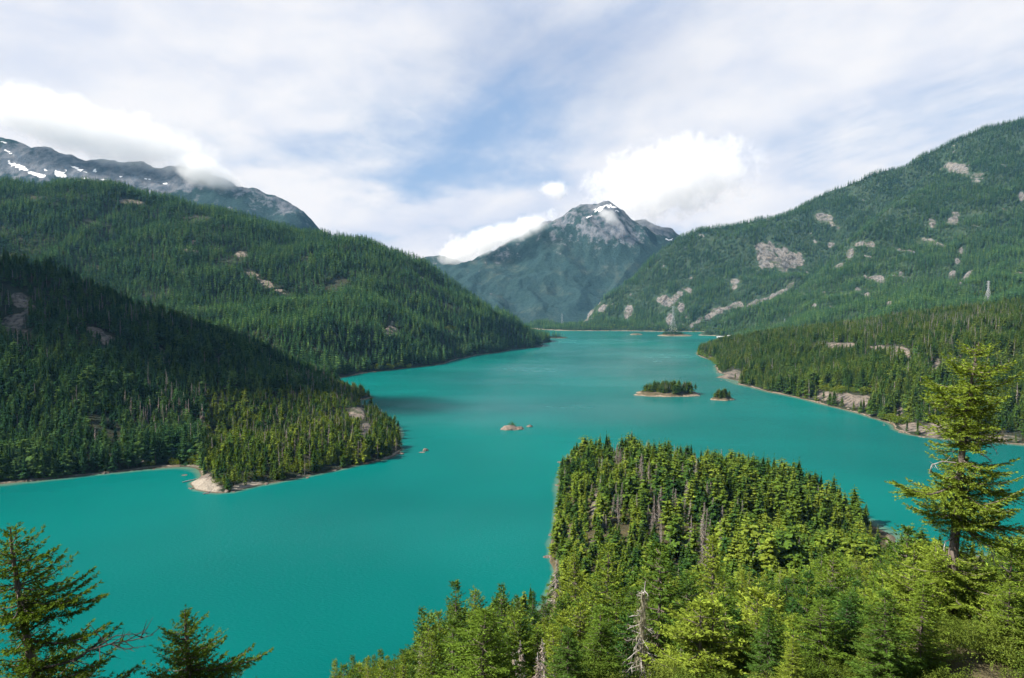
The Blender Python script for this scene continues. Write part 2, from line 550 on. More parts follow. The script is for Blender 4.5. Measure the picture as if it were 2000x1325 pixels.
# --- dark hill close on the left, with the low lobe and its beach
la = shore([(-260, 975), (-150, 958), (0, 946), (80, 939), (160, 930), (250, 921), (330, 914), (374, 913), (388, 924), (370, 944), (380, 957), (432, 964), (500, 950), (560, 939),
            (640, 923), (700, 909), (760, 896), (786, 876), (783, 850), (760, 822), (728, 796), (700, 789), (728, 777), (716, 769), (680, 760), (640, 748), (560, 741)])
la += deep([(-100, 1000), (100, 965), (250, 945), (330, 940), (325, 965), (430, 990), (560, 962), (680, 935), (780, 908), (815, 870), (790, 812), (760, 775), (715, 752), (650, 735)])
la += [tuple(P(u, v, y)) for u, v, y in ((500, 880, 668), (600, 850, 705), (690, 830, 735), (740, 850, 715), (420, 880, 680), (300, 880, 660), (330, 850, 715), (450, 850, 745),
                                         (560, 800, 800), (640, 790, 835), (100, 890, 622), (100, 840, 665), (0, 850, 650), (200, 860, 660), (0, 780, 715), (150, 770, 740), (300, 790, 775), (420, 770, 815),
                                         (0, 680, 800), (150, 680, 815), (300, 710, 850), (420, 720, 890), (520, 745, 930), (600, 765, 985), (660, 780, 1030), (0, 590, 885), (150, 620, 900), (-200, 700, 760))]
la += crest([(-260, 470, 960), (-100, 492, 960), (0, 524, 965), (100, 548, 980), (200, 580, 1000), (300, 618, 1020), (400, 657, 1040), (480, 682, 1060), (560, 718, 1080), (620, 748, 1100), (670, 764, 1120)],
            0.0, 220, 0.45)
land('near_hill', la, -900, -60, 520, 1420, 5.0, M_T_MID, 'dark shaded hill on the left shore with a low lobe and pale beach reaching into the lake', 'hill',
     (9.0, 130.0), 4.0, [(45, 590, 36, 16, 20), (25, 640, 34, 30, 40), (200, 660, 40, 12, 30), (330, 620, 30, 8, 20), (480, 655, 30, 7, 25), (320, 690, 22, 7, 30), (700, 812, 18, 15, 20), (715, 840, 10, 20, 0),
                         (405, 945, 30, 22, 0), (270, 900, 20, 6, 0)], seed=5, rockwob=0.5, sand=[(400, 951, 40, 19, 8), (372, 914, 22, 8, 0), (480, 950, 40, 9, -12), (150, 932, 60, 4, -4), (765, 892, 22, 4, -12)])

# --- long ridge behind it
lb = shore([(560, 752), (640, 744), (680, 736), (720, 728), (800, 719), (880, 706), (893, 702), (930, 694), (1000, 683), (1055, 672), (1076, 665), (1066, 659)])
lb += deep([(660, 760), (760, 745), (900, 722), (1000, 697), (1075, 682), (1110, 664), (1085, 652), (1040, 640)], -25)
lb += [tuple(P(u, v, y)) for u, v, y in ((-250, 740, 1300), (0, 740, 1290), (250, 742, 1290), (450, 742, 1290), (500, 650, 1650), (500, 590, 1930), (500, 510, 2250), (250, 600, 1850), (250, 500, 2150), (250, 430, 2400),
                                         (0, 600, 1800), (0, 480, 2150), (700, 650, 1650), (700, 590, 1950), (700, 520, 2250), (800, 650, 1800), (800, 590, 2080), (860, 600, 2180), (880, 660, 1990), (940, 655, 2160), (1000, 650, 2350), (-250, 560, 1900))]
lb += crest([(-260, 385, 2650), (-100, 378, 2650), (0, 378, 2650), (120, 373, 2640), (200, 378, 2640), (300, 394, 2640), (400, 416, 2640), (500, 441, 2620), (600, 459, 2600), (680, 473, 2560), (750, 496, 2520), (800, 513, 2500),
             (840, 536, 2480), (880, 568, 2470), (930, 606, 2500), (980, 630, 2560), (1020, 646, 2640)], 0.0, 500, 0.45)
land('long_ridge', lb, -2600, 240, 1150, 3300, 12.0, M_T_MID, 'long dark green forested ridge sloping down to a cape in the middle of the lake', 'hill',
     (30.0, 420.0), 36.0, [(490, 538, 22, 7, 22), (520, 558, 34, 8, 24), (548, 574, 18, 7, 30), (370, 492, 30, 4, 5), (420, 488, 20, 4, 0), (250, 396, 36, 4, 3), (470, 500, 16, 8, 0), (880, 650, 8, 8, 0), (950, 672, 12, 3, 0)], seed=8, fine=2.0, speck=.48)

# --- big mountain on the right
le = shore([(1050, 644), (1090, 642), (1140, 641), (1200, 642), (1300, 648), (1390, 656)])
le += deep([(1060, 650), (1180, 649), (1300, 657), (1390, 668)], -20)
le += [tuple(P(u, v, y)) for u, v, y in ((1040, 638, 4300), (1080, 636, 4300), (1480, 645, 3000), (1600, 630, 2650), (1750, 612, 2350), (1900, 600, 2150), (2050, 590, 2050), (2250, 590, 2000),
                                         (1180, 625, 4020), (1250, 590, 4130), (1250, 630, 3900), (1300, 560, 4180), (1300, 620, 3850), (1350, 590, 3950), (1400, 560, 4080), (1400, 500, 4300), (1500, 545, 3980),
                                         (1500, 480, 4250), (1600, 470, 4230), (1620, 420, 4400), (1700, 390, 4360), (1780, 350, 4350), (1450, 600, 3700), (1550, 556, 3760),
                                         (1640, 590, 3000), (1700, 540, 3180), (1760, 480, 3350), (1830, 420, 3560), (1900, 360, 3800), (1800, 580, 2680), (1850, 520, 2950), (1920, 450, 3250), (2000, 380, 3500), (2000, 310, 3850),
                                         (2000, 520, 2550), (1950, 565, 2350), (2150, 450, 3000), (2150, 340, 3500), (1560, 610, 3000))]
le += crest([(1105, 640, 4100), (1180, 594, 4250), (1250, 534, 4400), (1300, 496, 4500), (1335, 474, 4560), (1400, 453, 4600), (1500, 424, 4620), (1600, 394, 4620), (1650, 377, 4600), (1700, 356, 4560), (1800, 319, 4480),
             (1850, 292, 4420), (1900, 271, 4360), (1950, 254, 4300), (2000, 244, 4250), (2150, 205, 4150), (2300, 190, 4100)], 0.0, 330, 0.5)
le += crest([(1800, 372, 4050), (1735, 410, 3850), (1690, 446, 3700), (1640, 500, 3560), (1590, 553, 3420), (1520, 592, 3330), (1440, 626, 3230), (1390, 644, 3180)], 0.0, 190, 0.42)
PE = [(1508, 503, 40, 26, 15), (1545, 506, 26, 22, 30), (1500, 487, 26, 20, 0), (1522, 518, 46, 12, 5), (1880, 335, 38, 13, 14), (1860, 325, 16, 10, 0), (1905, 345, 18, 12, 0), (1608, 424, 16, 12, 0), (1470, 595, 22, 6, -14),
      (1430, 600, 30, 8, -18), (1390, 615, 30, 7, -30), (1360, 630, 22, 6, -40), (1510, 580, 32, 6, -24), (1545, 558, 16, 5, -35), (1325, 575, 20, 9, -20), (1300, 590, 18, 20, 10), (1345, 570, 12, 10, 0), (1310, 618, 9, 18, 10),
      (1435, 560, 12, 18, 0), (1330, 605, 6, 10, 0), (1150, 612, 14, 8, -30), (1180, 602, 16, 6, -32), (1130, 630, 22, 6, -10), (1227, 610, 8, 14, 10), (1680, 478, 18, 6, -24), (1660, 495, 8, 14, 20),
      (1700, 478, 12, 7, 10), (1640, 522, 10, 5, -20), (1715, 545, 14, 9, 10), (1675, 568, 9, 8, 0), (1695, 578, 6, 5, 0), (1820, 440, 10, 14, -20), (1860, 430, 10, 10, 40), (1877, 490, 6, 16, 10), (1870, 510, 5, 10, 10), (1860, 540, 6, 10, 20),
      (1885, 545, 22, 4, -45), (1738, 595, 9, 6, -20), (1625, 480, 8, 8, 0), (1995, 385, 6, 14, 10), (1590, 600, 4, 5, 0)]
land('right_mountain', le, -300, 4300, 1850, 4960, 14.0, M_T_FAR, 'large sunlit mountain on the right with grey cliffs and scree among its forest', 'mountain',
     (34.0, 480.0), 52.0, PE, seed=12, fine=3.0, rockwob=0.8, speck=.42)

# --- wooded headland on the right shore
lf = shore([(1361, 690), (1368, 697), (1396, 714), (1402, 728), (1398, 738), (1440, 751), (1500, 766), (1580, 783), (1650, 801), (1700, 816), (1745, 838), (1780, 850), (1850, 859), (1930, 864), (2000, 870), (2150, 888), (2300, 905)])
lf += deep([(1330, 694), (1365, 712), (1370, 742), (1440, 768), (1560, 797), (1680, 830), (1760, 868), (1850, 880), (2000, 892), (2200, 915), (1350, 675), (1380, 665)], -15)
lf += [tuple(P(u, v, y)) for u, v, y in ((1380, 684, 2180), (1420, 678, 2250), (1480, 670, 2300), (1450, 700, 1690), (1450, 730, 1420), (1550, 740, 1290), (1550, 690, 1520), (1650, 700, 1320), (1650, 745, 1130), (1650, 670, 1500), (1750, 700, 1180), (1750, 760, 960),
                                         (1750, 660, 1400), (1850, 700, 1090), (1850, 780, 880), (1850, 650, 1290), (2000, 700, 1040), (2000, 780, 860), (2000, 640, 1250), (2200, 700, 1000), (2200, 620, 1300), (1730, 800, 905))]
lf += crest([(1420, 672, 2020), (1500, 659, 1960), (1600, 649, 1900), (1700, 638, 1800), (1800, 626, 1720), (1900, 615, 1640), (2000, 597, 1540), (2150, 575, 1450), (2300, 560, 1400)], 0.0, 260, 0.22)
land('wooded_headland', lf, 380, 1750, 620, 2480, 7.0, M_T_MID, 'low wooded headland along the right shore with small rock bluffs', 'hill',
     (9.0, 150.0), 6.0, [(1645, 680, 28, 10, -10), (1760, 690, 26, 11, 10), (1775, 710, 10, 22, 0), (1648, 777, 52, 19, 8), (1690, 782, 22, 18, 0), (1612, 776, 28, 10, 8), (1757, 808, 9, 30, 0), (1778, 836, 32, 15, 6), (1822, 842, 40, 17, 4),
                         (1720, 682, 14, 6, 0), (1440, 735, 18, 10, 10), (1420, 732, 14, 8, 0), (1392, 702, 14, 4, 30), (1870, 700, 12, 10, 0), (1955, 856, 50, 9, 2), (1830, 720, 10, 30, 10)], seed=15, rockwob=0.6, speck=.5)


# --- the high mountains at the head of the valley
def mountain_material(name, snow=True, trees=0.5, tint=1.0):
    m, nt, out = material(name)
    g = nt.node('ShaderNodeNewGeometry')
    pos = g.outputs['Position']
    z = nt.sep(pos)[2]
    slope = nt.sep(g.outputs['Normal'])[2]
    n1 = nt.noise(pos, 0.0030, 7.0, 0.68)
    n2 = nt.noise(nt.scale(pos, (1, 1, 0.35)), 0.014, 7.0, 0.72)
    n3 = nt.noise(pos, 0.05, 4.0, 0.7)
    rock = nt.mix(nt.step(n2, 0.38, 0.64), (0.062, 0.075, 0.096), (0.155, 0.162, 0.178))  # rock painted bluer to stand in for haze over distance
    wood = nt.mix(nt.step(n3, 0.36, 0.6), (0.012, 0.031, 0.032), (0.026, 0.050, 0.048))  # forest greens shifted to blue for the same painted haze
    scrub = nt.mix(nt.step(n2, 0.4, 0.6), wood, (0.050, 0.068, 0.056))
    wood = nt.mix(nt.step(n1, 0.5, 0.62), wood, scrub)
    bare = nt.math('ADD', nt.math('MULTIPLY', nt.attr('bare'), 1.0), nt.math('MULTIPLY', nt.math('SUBTRACT', nt.math('ADD', nt.math('MULTIPLY', n1, 0.5), nt.math('MULTIPLY', n2, 0.6)), 0.55), 3.0))
    bare = nt.math('ADD', bare, nt.math('MULTIPLY', nt.step(z, 560.0, 1250.0), 0.32))
    c = nt.mix(nt.step(bare, 0.32, 0.62), wood, rock)
    sn = nt.math('ADD', nt.attr('rock'), nt.math('MULTIPLY', nt.math('SUBTRACT', n2, 0.5), 1.0))
    c = nt.mix(nt.step(sn, 0.45, 0.5), c, (0.82, 0.84, 0.87))
    principled(nt, out, c, 0.95, 0.05, bump(nt, nt.math('ADD', n3, n2), 0.9, 14.0))
    return m


M_MTN = mountain_material('haze_blued_rock_and_scrub')


def high_mountain(name, pts, box, res, label, amp, ridge, sc, snow, bare, seed):
    L = land(name, pts, box[0], box[1], box[2], box[3], res, M_MTN, label, 'mountain', (amp, sc), ridge, snow, floor=-60, fine=4.0, seed=seed, rockwob=0.45, beta=1.02)
    co = np.empty(len(L.obj.data.vertices) * 3, np.float32)
    L.obj.data.vertices.foreach_get('co', co)
    co = co.reshape(-1, 3)
    u, v = to_pix(co)
    b = np.zeros(len(co))
    for (pu, pv, ru, rv, k) in bare:
        b += k * np.exp(-((u - pu) / ru) ** 2 - ((v - pv) / rv) ** 2)
    set_attr(L.obj, 'bare', b)
    return L


pk = [(-2200, 5400, 10), (-1000, 5350, -20), (0, 5350, -40), (700, 5350, -40), (1600, 5350, -20), (2600, 5400, 10)]
pk += [tuple(P(u, v, y)) for u, v, y in ((900, 600, 6000), (1000, 600, 5950), (1100, 600, 5950), (1200, 600, 5950), (1300, 590, 6050), (920, 550, 6450), (1000, 550, 6350), (1080, 550, 6300), (1160, 550, 6250), (1240, 540, 6350), (1300, 530, 6500),
                                         (1000, 500, 6750), (1080, 480, 6750), (1140, 480, 6650), (1200, 470, 6680), (1240, 490, 6620), (860, 560, 6500), (820, 540, 6900))]
pk += crest([(700, 560, 7300), (800, 540, 7250), (870, 530, 7200), (905, 522, 7150), (940, 502, 7150), (965, 488, 7150), (1000, 474, 7150), (1040, 456, 7150), (1072, 440, 7150), (1100, 426, 7120), (1130, 411, 7100), (1160, 408, 7080), (1185, 408, 7060), (1206, 410, 7060),
             (1222, 422, 7060), (1250, 447, 7060), (1300, 482, 7080), (1350, 520, 7100), (1420, 560, 7150), (1550, 600, 7200)], 26.0, 500, 0.7)
high_mountain('central_peak', pk, (-2300, 3300, 5330, 7900), 16.0, 'blue hazy rocky peak at the head of the lake with snow streaks below its summit', 40.0, 95.0, 480.0,
              [(1175, 406, 22, 2.6, -18), (1192, 404, 12, 2.0, 8), (1168, 413, 14, 2.0, -20), (1150, 425, 8, 1.4, -25), (1205, 414, 7, 1.6, 20), (1130, 434, 7, 1.0, -30)],
              [(1185, 404, 50, 16, 0.5), (1130, 440, 60, 30, 0.3), (1010, 490, 60, 20, 0.35), (1230, 450, 50, 30, 0.4), (1180, 470, 60, 40, 0.2), (940, 560, 30, 60, 0.1)], 21)
fr = crest([(780, 530, 9400), (830, 508, 9400), (850, 502, 9400), (872, 506, 9400), (900, 520, 9400), (960, 540, 9400), (1040, 446, 9300), (1062, 437, 9300), (1078, 431, 9300), (1092, 444, 9300), (1130, 470, 9300), (1220, 450, 9000), (1240, 436, 9000), (1262, 430, 9000), (1290, 441, 9000),
            (1312, 453, 9000), (1334, 465, 9000), (1400, 500, 9000), (1500, 520, 9000)], 0.0, 600, 0.7)
fr += [(x, 8000, 100) for x in range(-2500, 4600, 700)]
high_mountain('far_ridge', fr, (-2400, 3800, 7950, 9900), 30.0, 'distant blue ridge with snow showing on both sides behind the central peak', 60.0, 50.0, 500.0,
              [(1070, 445, 14, 1.6, -8), (1305, 469, 22, 1.6, -2), (1085, 440, 6, 1.3, -20)], [(1070, 440, 40, 20, 0.6), (1280, 445, 60, 20, 0.6), (860, 510, 60, 20, 0.2)], 25)
lm = [(-6400, 5150, 350), (-5000, 5120, 300), (-4000, 5120, 250), (-3000, 5120, 250), (-2000, 5120, 200), (-1200, 5150, 200), (-900, 5600, 300)]
lm += [tuple(P(u, v, y)) for u, v, y in ((0, 400, 5400), (150, 390, 5400), (300, 400, 5400), (450, 430, 5350), (560, 450, 5350), (0, 340, 5650), (150, 345, 5680), (300, 355, 5700), (450, 400, 5550), (550, 420, 5520), (-150, 320, 5600))]
lm += crest([(-300, 200, 6100), (-150, 235, 6050), (0, 268, 6000), (100, 296, 5980), (200, 318, 5960), (280, 330, 5940), (350, 332, 5920), (400, 344, 5880), (425, 361, 5860), (450, 363, 5840), (490, 376, 5800), (540, 384, 5760), (570, 396, 5730), (595, 416, 5700),
             (615, 442, 5680), (640, 475, 5660), (700, 520, 5700)], 0.0, 500, 0.7)
high_mountain('left_mountain', lm, (-6300, -800, 5110, 6650), 16.0, 'high blue-grey mountain behind the left ridge with snow patches under a bank of cloud', 40.0, 55.0, 420.0,
              [(40, 328, 34, 5, 24), (72, 342, 28, 5, 14), (116, 341, 16, 8, 20), (88, 332, 10, 3, 0), (165, 350, 9, 3, 10), (235, 346, 6, 2, 0), (262, 357, 3, 2, 0), (322, 360, 7, 1.6, 0), (8, 280, 9, 3, 20), (130, 335, 8, 3, 0), (58, 283, 14, 2, 5), (150, 330, 22, 2, 22), (200, 352, 12, 2, 10), (290, 352, 10, 2, 10), (20, 300, 22, 2, 28), (185, 335, 6, 4, 60)],
              [(100, 320, 200, 40, 0.62), (300, 345, 120, 14, 0.6), (350, 365, 60, 10, 0.5), (520, 400, 80, 30, 0.32), (20, 370, 90, 25, -0.5)], 33)

# ------------------------------------------------------------------ the lake
def lake():
    xs = np.concatenate([np.arange(-4000, -700, 150), np.arange(-700, 900, 12), np.arange(900, 5000, 150)])
    ys = np.concatenate([np.arange(-400, 200, 60), np.arange(200, 1250, 12), np.arange(1250, 4950, 90)])
    X, Y = np.meshgrid(xs, ys)
    ny, nx = X.shape
    idx = np.arange(ny * nx).reshape(ny, nx)
    f = np.stack([idx[:-1, :-1], idx[:-1, 1:], idx[1:, 1:], idx[1:, :-1]], -1).reshape(-1, 4)
    bed = np.full(X.shape, -40.0)
    for k in ('near_slope', 'near_hill', 'wooded_headland'):
        L = LANDS[k]
        ins = (X > L.x0) & (X < L.x0 + L.res * (L.Z.shape[1] - 1)) & (Y > L.y0) & (Y < L.y0 + L.res * (L.Z.shape[0] - 1))
        bed = np.where(ins, np.maximum(bed, sample(L, L.Z, X, Y)), bed)
    m, nt, out = material('glacial_lake_water')
    pos = nt.node('ShaderNodeNewGeometry').outputs['Position']
    wind = nt.noise(nt.scale(pos, (0.0016, 0.0030, 1)), 1.0, 5.0, 0.6, 0.6)
    gust = nt.noise(nt.scale(pos, (0.004, 0.016, 1)), 1.0, 4.0, 0.6, 0.3)
    wv = nt.step(nt.math('ADD', nt.math('MULTIPLY', wind, 0.65), nt.math('MULTIPLY', gust, 0.35)), 0.36, 0.64)
    ruff = 0.0
    for (pu, pv, rx, ry, k) in ((1150, 705, 420, 700, .75), (1010, 800, 230, 160, .55), (1130, 662, 500, 900, .35), (700, 1050, 260, 90, .10)):
        q = W(pu, pv)
        dq = nt.vmath('LENGTH', nt.vmath('MULTIPLY', nt.vmath('SUBTRACT', pos, tuple(q)), (1 / rx, 1 / ry, 0)))
        ruff = nt.math('ADD', nt.math('MULTIPLY', nt.step(nt.math('SUBTRACT', 1.3, dq), 0.0, 1.2), k), ruff)
    spec = nt.math('ADD', 0.010, nt.math('MULTIPLY', nt.math('MULTIPLY', ruff, nt.math('ADD', 0.06, wv)), 0.27))
    silt = nt.noise(nt.scale(pos, (0.0022, 0.0022, 1)), 1.0, 3.0)
    c = nt.mix(nt.step(silt, 0.3, 0.7), (0.0005, 0.088, 0.081), (0.0008, 0.130, 0.115))
    sh = nt.step(nt.math('ADD', nt.attr('bed'), nt.math('MULTIPLY', nt.math('SUBTRACT', nt.noise(pos, 0.08, 4.0), 0.5), 2.2)), -2.4, -0.2)
    c = nt.mix(nt.math('MULTIPLY', sh, 0.38), c, (0.19, 0.20, 0.11))
    foam = nt.noise(nt.scale(pos, (0.16, 0.42, 1)), 1.0, 5.0, 0.62)
    fl = nt.math('MULTIPLY', nt.step(foam, 0.775, 0.80), wv)
    c = nt.mix(nt.math('MULTIPLY', fl, 0.5), c, (0.7, 0.8, 0.8))
    wav = nt.noise(nt.scale(pos, (0.55, 1.15, 1)), 0.8, 5.0, 0.6)
    b = principled(nt, out, c, nt.math('ADD', 0.12, nt.math('MULTIPLY', wv, 0.16)), spec, bump(nt, wav, 0.6, 0.5))
    b.inputs['IOR'].default_value = 1.33
    o = mesh_obj('lake_water', np.stack([X, Y, np.zeros_like(X)], -1).reshape(-1, 3), f, m, smooth=True)
    set_attr(o, 'bed', bed.ravel())
    tag(o, 'opaque turquoise glacial lake filling the valley', 'lake', None, 'structure')


lake()

# ------------------------------------------------------------------ tree builders
class Sprays:
    """gathers leaf-sized diamonds (four corners each) with a tone per diamond"""
    def __init__(s):
        s.q, s.t = [], []

    def add(s, base, dirn, side, width, tone, bend=None):
        """base, dirn, side: (n,3); width (n,): a diamond from base along dirn, widest at 45 percent, tip bent down"""
        base, dirn, side = np.atleast_2d(base), np.atleast_2d(dirn), np.atleast_2d(side)
        wd = np.asarray(width).reshape(-1, 1)
        mid = base + dirn * 0.45
        tip = base + dirn if bend is None else base + dirn + bend
        s.q.append(np.stack([base, mid - side * wd, tip, mid + side * wd], 1))
        s.t.append(np.broadcast_to(np.asarray(tone, float), (len(base),)))

    def build(s, name, mat, parent=None, link=True):
        q = np.concatenate(s.q)
        t = np.concatenate(s.t)
        n = len(q)
        o = mesh_obj(name, q.reshape(-1, 3), np.arange(n * 4).reshape(n, 4), mat, parent, link=link)
        set_attr(o, 'tone', np.repeat(t, 4))
        return o


def unit(v):
    v = np.asarray(v, float)
    return v / np.maximum(np.linalg.norm(v, axis=-1, keepdims=True), 1e-9)


def tube(path, radii, sides=7):
    """verts and quads of a tapering tube along a path"""
    path = np.asarray(path, float)
    V, Fc = [], []
    up = np.array([0.3, 0.9, 0.2])
    for i, p in enumerate(path):
        t = unit(path[min(i + 1, len(path) - 1)] - path[max(i - 1, 0)])
        a = unit(np.cross(t, up) if abs(t @ unit(up)) < 0.95 else np.cross(t, [1, 0, 0]))
        b = np.cross(t, a)
        for k in range(sides):
            an = 2 * math.pi * k / sides
            V.append(p + (a * math.cos(an) + b * math.sin(an)) * radii[i])
    for i in range(len(path) - 1):
        for k in range(sides):
            k2 = (k + 1) % sides
            Fc.append((i * sides + k, i * sides + k2, (i + 1) * sides + k2, (i + 1) * sides + k))
    return np.array(V), np.array(Fc)


def join_tubes(ts):
    V, Fc, n = [], [], 0
    for v, f in ts:
        V.append(v)
        Fc.append(f + n)
        n += len(v)
    return np.concatenate(V), np.concatenate(Fc)


def far_conifer(r, h=1.0, rad=0.13, tiers=9, blades=6):
    """a slim conifer for the distant woods: jagged skirts of drooping blades"""
    sp = Sprays()
    for i in range(tiers):
        f = i / (tiers - 1)
        z = h * (0.08 + 0.86 * f)
        R_ = rad * (1 - f) ** 0.8 * 1.12 + 0.012
        a0 = r.uniform(0, 6.28)
        for k in range(blades):
            a = a0 + 2 * math.pi * k / blades + r.uniform(-.3, .3)
            rr = R_ * r.uniform(0.6, 1.25)
            dr = np.array([math.cos(a) * rr, math.sin(a) * rr, -h * r.uniform(0.03, 0.085)])
            sd_ = np.array([-math.sin(a), math.cos(a), 0.0])
            sp.add([[0, 0, z + h * 0.045]], [dr], [sd_], [rr * 0.62], r.uniform(0, 1))
    sp.add([[0, 0, h * 0.88]] * 2, [[0, 0, h * 0.12]] * 2, [[1, 0, 0], [0, 1, 0]], [h * 0.012] * 2, 0.7)
    return sp


def mid_conifer(r, h=1.0, rad=0.15, tiers=17, blades=7, base=0.06, power=0.8, ragged=0.3):
    """branches as a centre spray with two side sprays, in loose whorls"""
    sp = Sprays()
    lop = r.uniform(0, 6.28)
    for i in range(tiers):
        f = i / (tiers - 1)
        z = h * (base + (0.97 - base) * f) + r.uniform(-.01, .01) * h
        R_ = rad * ((1 - f) ** power * (0.75 + 0.25 * min(1, f * 5 + 0.3)) + 0.05)
        a0 = r.uniform(0, 6.28)
        nb = max(4, int(blades * (1 - 0.35 * f)))
        for k in range(nb):
            if r.random() < ragged * 0.3:
                continue
            a = a0 + 2 * math.pi * k / nb + r.uniform(-.35, .35)
            rr = R_ * r.uniform(1 - ragged * 1.6, 1 + ragged) * (1 + 0.12 * math.cos(a - lop))
            el = 0.35 * f - 0.28 + r.uniform(-.15, .15)
            o_ = np.array([math.cos(a), math.sin(a), 0.0])
            sd_ = np.array([-math.sin(a), math.cos(a), 0.0])
            dr = o_ * rr * math.cos(el) + np.array([0, 0, rr * math.sin(el)])
            b0 = np.array([0, 0, z])
            n_ = sd_ * 0.94 + np.array([0, 0, r.uniform(-.35, .35)])
            sp.add([b0], [dr], [n_], [rr * 0.26], r.uniform(0, 1), [[0, 0, -rr * 0.06]])
            for fr_ in (0.3, 0.5, 0.7, 0.86):
                for sg in (-1, 1):
                    ll = rr * (0.56 - 0.30 * fr_) * r.uniform(.7, 1.3)
                    dd = unit(o_ * 0.75 + sd_ * sg * 0.75 + np.array([0, 0, r.uniform(-.45, .25)])) * ll
                    sp.add([b0 + dr * fr_], [dd], [np.cross(unit(dd), [0, 0, 1]) + np.array([0, 0, r.uniform(-.8, .8)])], [ll * 0.34], r.uniform(0, 1), [[0, 0, -ll * 0.2]])
    for k in range(5):                              # core blades filling the crown; its inner shade is painted as darker tones
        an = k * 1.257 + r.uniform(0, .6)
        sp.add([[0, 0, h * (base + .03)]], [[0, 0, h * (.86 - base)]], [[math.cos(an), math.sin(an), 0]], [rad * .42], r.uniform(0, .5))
    for k in range(3):
        an = k * 2.1
        sp.add([[0, 0, h * 0.93]], [[0, 0, h * 0.07]], [[math.cos(an), math.sin(an), 0]], [h * 0.006], 0.8)
    return sp


def twig_sprays(sp, r, path, L, o_, sd_, k_len, size, droop, dens=1.0, start=0.18, flat=0.35):
    """needle sprays on side twigs either side of a branch given by points; vectorised over the twigs"""
    path = np.asarray(path, float)
    n = max(4, int(L / size * 1.5 * dens))
    t = np.linspace(start, 1.0, n) + r.uniform(-.5, .5, n) * (0.8 / n)
    t = np.clip(t, start * 0.8, 1.0)
    seg = t * (len(path) - 1)
    i0 = np.minimum(seg.astype(int), len(path) - 2)
    b = path[i0] + (path[i0 + 1] - path[i0]) * (seg - i0)[:, None]
    ax = unit(path[i0 + 1] - path[i0])
    sg = np.where(np.arange(n) % 2 == 0, -1.0, 1.0)
    tl = np.clip(L * k_len * (1.05 - t) ** 0.7, size * 1.1, None) * r.uniform(.6, 1.25, n)
    tl[-1] = size * 1.4
    dr = unit(ax * 0.72 + sd_[None] * (sg * r.uniform(.5, 1.05, n))[:, None] + np.stack([np.zeros(n), np.zeros(n), r.uniform(-.28, .16, n) - droop], 1))
    dr[-1] = ax[-1]
    # every twig carries a few needle tufts on both sides and one at its end
    m = max(2, int(round(np.mean(tl) / (size * .34))))
    for j in range(m):
        fr_ = (j + r.uniform(.1, .9, n)) / m
        bb = b + dr * (tl * fr_)[:, None]
        perp = unit(np.cross(dr, [0, 0, 1]))
        for q in range(3):
            s2 = (1, -1, 0)[q]
            d2 = unit(dr * 0.85 + perp * (s2 * r.uniform(.35, 1.1, n))[:, None] + np.stack([np.zeros(n), np.zeros(n), r.uniform(-flat, flat * 1.2, n) + (.35 if q == 2 else 0)], 1))
            ln = size * r.uniform(.6, 1.25, n) * (1.1 - .35 * fr_)
            nrm = unit(np.cross(d2, r.normal(0, 1, (n, 3)) * flat * 2.5 + np.array([0, 0, 1.0])))
            keep = (tl > size * 0.34 * j) & (r.random(n) < (.95 if q < 2 else 0.5))
            if keep.any():
                sp.add(bb[keep], (d2 * ln[:, None])[keep], nrm[keep], (ln * r.uniform(.11, .19, n))[keep], r.uniform(0, 1, keep.sum()), np.stack([np.zeros(n), np.zeros(n), -ln * 0.12], 1)[keep])


